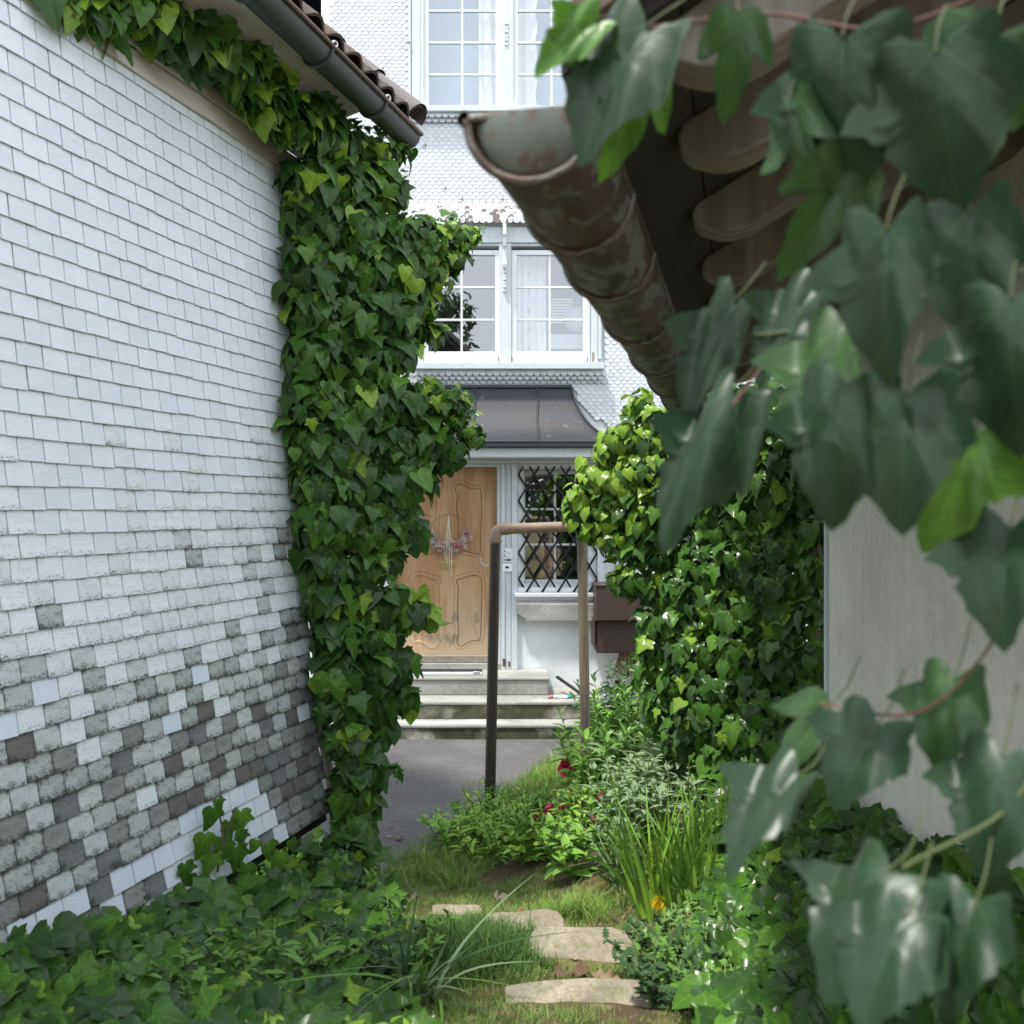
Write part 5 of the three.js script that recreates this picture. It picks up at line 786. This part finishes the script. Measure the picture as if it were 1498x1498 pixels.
// upright leafy perennials at the back of the bed
[[858, 1150, 0.6, 'mid'], [885, 1135, 0.66, 'mid'], [905, 1125, 0.62, 'light'], [925, 1130, 0.55, 'mid'], [945, 1115, 0.58, 'mid'], [870, 1172, 0.45, 'light'], [910, 1165, 0.45, 'mid'], [990, 1130, 0.45, 'mid']].forEach(([u, v, h, m], i) => plant('leafy_perennial', `tall ${m === 'light' ? 'light' : 'mid'}-green narrow-leaved perennial at the back of the bed`, 'plant', at(u, v), { h, stems: 8, spread: 0.16, len: 0.13, per: 20, m, seed: 700 + i, group: 'tall perennials in the bed' }));
// silvery peony foliage
[[955, 1165], [990, 1160], [1020, 1150], [935, 1180], [1000, 1185]].forEach(([u, v], i) => plant('peony', 'peony clump with broad silvery-green leaves in the bed', 'plant', at(u, v), { h: 0.34, stems: 9, spread: 0.2, leaf: lance, len: 0.16, per: 10, m: 'silver', seed: 730 + i, group: 'silvery peonies', up: 0.25 }));
// low bright herbs at the rim
[[680, 1225], [700, 1240], [720, 1222], [742, 1240], [765, 1228], [790, 1245], [815, 1232], [690, 1258], [735, 1262], [775, 1265], [820, 1262], [850, 1250], [660, 1240], [708, 1212], [755, 1215]].forEach(([u, v], i) => plant('bright_herb', `low ${i % 2 ? 'lime' : 'bright green'} ${i % 3 ? 'narrow' : 'oval'}-leaved herb at the rim of the bed`, 'plant', at(u, v), { h: 0.2 + 0.06 * (i % 3), stems: 9, spread: 0.15, leaf: i % 3 ? lance : oval, len: 0.085, per: 9, m: i % 2 ? 'lime' : 'light', seed: 760 + i, group: 'bright herbs at the rim', up: 0.45 }));
[[840, 1215], [870, 1225], [900, 1210], [860, 1195], [895, 1240], [925, 1225], [880, 1270], [845, 1280], [915, 1262], [810, 1212], [930, 1200], [955, 1220], [1040, 1215], [1060, 1190], [990, 1230], [1030, 1250]].forEach(([u, v], i) => plant('border_herb', `${['mid-green', 'light green', 'silvery'][i % 3]} ${i % 2 ? 'oval' : 'narrow'}-leaved herb in the middle of the bed`, 'plant', at(u, v), { h: 0.24 + 0.08 * (i % 3), stems: 8, spread: 0.16, leaf: i % 2 ? oval : lance, len: 0.1, per: 9, m: ['mid', 'light', 'silver'][i % 3], seed: 800 + i, group: 'herbs in the middle of the bed', up: 0.35 }));
// dark peony by the steps
[[885, 1032], [910, 1035], [930, 1040]].forEach(([u, v], i) => { const p = P(u, v, 8.9); p.y = groundY(p.x, 8.9); plant('dark_peony', 'dark-leaved peony beside the letter box', 'plant', p, { h: 0.66, stems: 9, spread: 0.22, leaf: lance, len: 0.2, per: 9, m: 'dark', seed: 840 + i, group: 'dark peonies', up: 0.2 }); });
// fine-leaved cranesbill below the ivy carpet
[[985, 1400], [1015, 1420], [960, 1432], [1000, 1445], [1040, 1440], [1030, 1395], [970, 1470], [1060, 1480]].forEach(([u, v], i) => plant('cranesbill', `${i % 2 ? 'mid-green' : 'dark'} fine-leaved cranesbill between the slabs and the ivy`, 'plant', at(u, v), { h: 0.15, stems: 12, spread: 0.13, leaf: fern, len: 0.06, per: 8, m: i % 2 ? 'mid' : 'dark', seed: 860 + i, group: 'cranesbill plants', up: 0.35 }));
// herbs in the shade by the ivy on the other side
[[420, 1440], [470, 1450], [380, 1450], [530, 1440], [340, 1440], [300, 1455], [565, 1400], [250, 1460], [595, 1430], [180, 1470], [120, 1480]].forEach(([u, v], i) => plant('shade_herb', `${i % 3 ? 'mid-green' : 'dark'} ${i % 2 ? 'oval' : 'narrow'}-leaved herb among the ivy below the shingled wall`, 'plant', at(u, v), { h: 0.16, stems: 10, spread: 0.18, leaf: i % 2 ? oval : lance, len: 0.085, per: 7, m: i % 3 ? 'mid' : 'dark', seed: 880 + i, group: 'shade herbs', up: 0.4 }));
// thin young shoots
[[548, 1335, 0.22], [620, 1395, 0.16], [590, 1385, 0.2]].forEach(([u, v, h], i) => plant('seedling', 'thin upright seedling at the edge of the lawn', 'plant', at(u, v), { h, stems: 2, spread: 0.02, len: 0.07, per: 6, m: 'mid', seed: 900 + i, group: 'seedlings' }));

// ---------- iris clumps and sedges ----------
function blades(name, label, p, n, h, spread, width, mats, seed, lean, group, bend = 0.5) {
  const o = thing(name, label, 'plant', p, group), R = rng(seed), g = [0, 1, 2].map((k) => bladeGeo(1, 0.05, bend * (0.35 + 0.45 * k), 8));
  for (let i = 0; i < n; i++) { const a = R() * 6.283, r = spread * Math.sqrt(R()), b = part(o, 'leaf_blade', g[Math.floor(R() * 3)], mats[Math.floor(R() * mats.length)]); b.position.set(Math.cos(a) * r, -0.02, Math.sin(a) * r); const hh = h * (0.5 + 0.6 * R()); b.scale.set(width * 20 * (0.7 + 0.6 * R()), hh, hh); b.rotation.set(lean[1] + (R() - 0.5) * 0.35, (R() - 0.5) * 2.4 + (R() < 0.25 ? 2.4 : 0), lean[0] + (R() - 0.5) * 0.7, 'ZXY'); }
}
const im = [[0.2, 0.38, 0.05], [0.27, 0.48, 0.06], [0.14, 0.29, 0.05]].map(plantMat), sil = [[0.16, 0.28, 0.1], [0.13, 0.24, 0.09]].map(plantMat);
blades('iris_clump', 'bright iris clump with long upright blades in the bed', at(985, 1325), 120, 0.58, 0.2, 0.022, im, 91, [0.18, 0], 'iris clumps', 0.35);
blades('iris_clump', 'pale iris clump with blades arching towards the path', at(930, 1290), 46, 0.42, 0.12, 0.018, sil, 92, [0.7, 0.1], 'iris clumps', 0.8);
blades('iris_clump', 'iris clump standing against the dark ivy bank', at(1030, 1260), 40, 0.5, 0.12, 0.02, im, 93, [0.0, 0], 'iris clumps', 0.3);
blades('iris_clump', 'thin iris clump among the pink flowers', at(885, 1195), 28, 0.36, 0.12, 0.014, im, 94, [0.3, 0], 'iris clumps', 0.6);
blades('sedge', 'dark sedge clump arching over the stepping slabs', at(610, 1462), 30, 0.42, 0.1, 0.018, [PM.mid, PM.dark, PM.silver], 95, [-0.3, 0.1], 'sedges', 1.1);
blades('sedge', 'upright sedge clump at the shady edge of the grass', at(640, 1400), 34, 0.2, 0.12, 0.01, [PM.mid, PM.dark], 96, [0, 0], 'sedges', 0.4);
// ---------- flowers ----------
{
  const petal = blade([[0, 0], [0.2, 0.2], [0.42, 0.5], [0.44, 0.78], [0.24, 0.97], [0, 1.0]], 0.5, -0.5, 0.2, 2, 0.5);
  function flower(name, label, p, s, n, layers, c, tilt, group, petalTilt = 0.6) {
    const o = thing(name, label, 'flower', p, group), m = mat({ color: rgb(...c), roughness: 0.7, transmission: 0.3, thickness: 0 }), R = rng(Math.round(p.x * 1000));
    for (let l = 0; l < layers; l++) for (let i = 0; i < n; i++) { const q = part(o, 'petal', petal, m); q.scale.setScalar(s * (1 - l * 0.2) * (0.85 + 0.3 * R())); q.rotation.set(-petalTilt + l * 0.35 + (R() - 0.5) * 0.3, (i + l * 0.5) / n * 6.283 + R() * 0.3, 0, 'YXZ'); }
    part(o, 'flower_centre', new THREE.IcosahedronGeometry(s * 0.16, 1).translate(0, s * 0.1, 0), mat({ color: rgb(0.4, 0.3, 0.05) }));
    const g = groundY(p.x, -p.z); if (p.y - g > 0.03) part(o, 'stem', tube([V(0, 0, 0), V(0.01, (g - p.y) * 0.5, -0.02), V(-0.01, g - p.y - 0.02, 0)], 0.003, 8, 5), greenStem);
    o.rotation.set(tilt[0], 0, tilt[1]); return o;
  }
  const fp = (u, v, h) => { const g = gp(u, v + h); const d = -g.z; return P(u, v, d); };
  flower('pink_peony', 'drooping crimson peony flower hanging over the asphalt edge', fp(833, 1128, 30), 0.09, 7, 3, [0.55, 0.03, 0.11], [0.9, 0.4], 'pink peonies', 1.1);
  [[797, 1194, 0.07], [806, 1186, 0.05], [790, 1198, 0.05], [818, 1183, 0.04], [832, 1164, 0.045], [852, 1178, 0.035], [874, 1172, 0.05], [868, 1202, 0.035]].forEach(([u, v, s], i) => flower('pink_petal_flower', 'fading pink flower lying among the bed leaves', fp(u, v, 44), s * 1.25, 6, 2, [0.66, 0.07, 0.15], [0.7, (i % 3 - 1) * 0.5], 'fading pink flowers', 0.5));
  flower('orange_flower', 'small orange-red flower among the tall perennials', fp(852, 1104, 50), 0.05, 6, 2, [0.75, 0.12, 0.03], [0.5, 0], null, 0.6);
  flower('yellow_poppy', 'yellow poppy flower beside the iris clump', fp(957, 1332, 22), 0.07, 5, 1, [0.85, 0.7, 0.04], [0.7, -0.3], 'yellow poppies by the iris', 0.7);
  flower('yellow_poppy', 'half-open yellow poppy flower facing the path', fp(970, 1326, 22), 0.055, 5, 1, [0.85, 0.7, 0.04], [0.9, 0.3], 'yellow poppies by the iris', 0.9);
  flower('yellow_bud', 'small closed yellow flower among the dark ivy', fp(412, 1382, 26), 0.045, 5, 1, [0.72, 0.5, 0.04], [0.2, 0], null, 1.25);
  [[918, 989], [904, 1003]].forEach(([u, v]) => { const p = P(u, v, 8.85); flower('maroon_seed_head', 'withered maroon flower head on the dark peony', p, 0.05, 6, 1, [0.18, 0.05, 0.06], [0.4, 0.2], 'maroon flower heads', 0.8); });
}
{ // dried brown flower head caught in the ivy
  const p = P(992, 702, 5.75), o = thing('dried_flower_head', 'brown dried flower head caught in the ivy bank', 'flower', p), R = rng(12), m = mat({ color: rgb(0.3, 0.17, 0.11), roughness: 0.95 });
  const g = blade([[0, 0], [0.25, 0.3], [0.3, 0.6], [0, 1]], 0.5, 0.4, 0.1, 1, 0.5);
  for (let i = 0; i < 46; i++) { const t = i / 46, a = i * 2.4, y = V(Math.cos(a), -0.3, Math.sin(a)), mm = basis(V(Math.cos(a) * 0.3, 1, Math.sin(a) * 0.3), y); const q = part(o, 'bract', g, m); mm.scale(V(0.045, 0.045, 0.045)); mm.setPosition(V(-0.06 + t * 0.13, 0.05 - t * 0.11, 0.0).addScaledVector(V(Math.cos(a), Math.sin(a) * 0.3, Math.sin(a)), 0.012)); mm.decompose(q.position, q.quaternion, q.scale); }
}
// ---------- fallen leaves and twigs ----------
{
  const R = rng(99), g = [blade(ivyHeart, 0.35, 0.35, 0.3), blade(ivyLobed2, 0.45, -0.4, 0.3)], ms = [[0.2, 0.09, 0.045], [0.25, 0.16, 0.1], [0.32, 0.25, 0.19], [0.12, 0.065, 0.045]].map((c) => mat({ color: rgb(...c), roughness: 0.9 })), nm = ['rust-brown', 'tan', 'pale dry', 'dark brown'];
  const put = (u, v, s, c, where, group, y) => { const p = y !== undefined ? P(u, v, (EY - y) * F / (v - CY)) : gp(u, v); const o = single('fallen_leaf', `curled ${nm[c]} leaf fallen ${where}`, 'leaf', g[Math.floor(R() * 2)], ms[c], group); o.scale.setScalar(s); o.position.set(p.x, p.y + 0.015, p.z); o.rotation.set(-1.45 + (R() - 0.5) * 0.5, R() * 6, 0, 'YXZ'); };
  put(583, 1227, 0.06, 0, 'on the asphalt', 'leaves on the asphalt', Ya(6.2)); put(569, 1267, 0.05, 0, 'on the asphalt', 'leaves on the asphalt', Ya(5.7)); put(588, 1271, 0.06, 2, 'on the asphalt', 'leaves on the asphalt', Ya(5.7)); put(571, 1213, 0.03, 1, 'on the asphalt', 'leaves on the asphalt', Ya(6.4)); put(694, 1144, 0.03, 1, 'on the asphalt', 'leaves on the asphalt', Ya(7.5)); put(566, 1226, 0.03, 2, 'on the asphalt', 'leaves on the asphalt', Ya(6.2));
  for (const [u, v, s, c] of [[645, 1243, 0.06, 1], [648, 1254, 0.06, 0], [686, 1277, 0.08, 3], [692, 1270, 0.06, 2], [612, 1318, 0.07, 2], [600, 1322, 0.05, 0], [724, 1318, 0.07, 2], [756, 1342, 0.08, 0], [743, 1348, 0.05, 0]]) put(u, v, s, c, 'in the grass of the path', 'leaves in the grass');
  for (const [u, v, s, c] of [[770, 1388, 0.07, 2], [855, 1390, 0.05, 1], [810, 1432, 0.06, 3], [838, 1430, 0.08, 3], [800, 1446, 0.06, 3], [885, 1440, 0.06, 1], [870, 1432, 0.06, 1], [835, 1405, 0.05, 2]]) put(u, v, s, c, 'onto the stepping slabs', 'leaves on the slabs');
  for (let i = 0; i < 26; i++) { const p = gp(860 + R() * 110, 1335 + R() * 40), a = R() * 6.28, l = 0.04 + R() * 0.07, b = V(Math.cos(a) * l, 0.01 + R() * 0.02, Math.sin(a) * l); const o = single('twig', 'dry brown twig lying under the yellow poppy', 'twig', rod(V(0, 0, 0), b, 0.003, 0.002, 5), ms[i % 4], 'twigs under the poppy'); o.position.copy(p).add(V(0, 0.008, 0)); }
}
// ---------- trees behind the viewer, mirrored in the windows ----------
{
  const lq = blade([[0, 0], [0.22, 0.25], [0.26, 0.5], [0.12, 0.85], [0, 1]], 0.3, 0.3, 0.05, 1, 0.5);
  function tree(label, x, z, h, r, n, seed, low = 0.3, lean = [0, 0]) {
    const o = thing('garden_tree', label, 'tree', V(x, 0.1, z), 'trees behind the garden'), R = rng(seed);
    part(o, 'trunk', merge([rod(V(0, -0.2, 0), V(0.1 + lean[0] * 0.6, h * Math.max(0.55, low), lean[1] * 0.6), 0.16, 0.1, 10), ...[0, 1, 2, 3, 4, 5, 6].map((i) => { const a = i * 2.4, y0 = h * (low + 0.03 * i); return rod(V(0.05 + lean[0] * 0.55, y0, lean[1] * 0.55), V(lean[0] + Math.cos(a) * r * 0.75, y0 + h * 0.2, lean[1] + Math.sin(a) * r * 0.75), 0.06, 0.02, 6); })]), stemM);
    const cl = []; for (let i = 0; i < 26; i++) { const t = R(), a = R() * 6.283, rr = r * Math.sqrt(R()) * (1.05 - 0.75 * t); cl.push(V(lean[0] + Math.cos(a) * rr, h * (low + (0.98 - low) * t), lean[1] + Math.sin(a) * rr)); }
    const im2 = new THREE.InstancedMesh(lq, plantMat([0.05, 0.11, 0.03]), n); im2.name = 'crown'; im2.userData.kind = 'stuff'; shade(im2);
    for (let i = 0; i < n; i++) { const c = cl[Math.floor(R() * cl.length)], p = c.clone().add(V(R() - 0.5, (R() - 0.5) * 0.8, R() - 0.5).multiplyScalar(r * 0.62)), m = basis(V(R() - 0.5, R() * 0.8, R() - 0.5), V(R() - 0.5, -0.4, R() - 0.5)), s = 0.14 + 0.12 * R(); m.scale(V(s, s, s)); m.setPosition(p); im2.setMatrixAt(i, m); }
    o.add(im2);
  }
  tree('small tree overhanging the ivy carpet by the shingled wall', -1.6, -0.7, 6.2, 0.95, 3200, 4, 0.72, [-1.0, -1.0]);
  tree('slim dark garden tree reflected beside the window post', -2.0, 9, 8.3, 1.5, 2600, 1);
  tree('broad garden tree reflected in the lower panes', -4.6, 11, 9.5, 2.4, 3000, 2);
  tree('low bushy garden tree reflected behind the lattice', 1.6, 8, 5.2, 2.0, 2600, 3);
}
renderer.render(scene, camera);
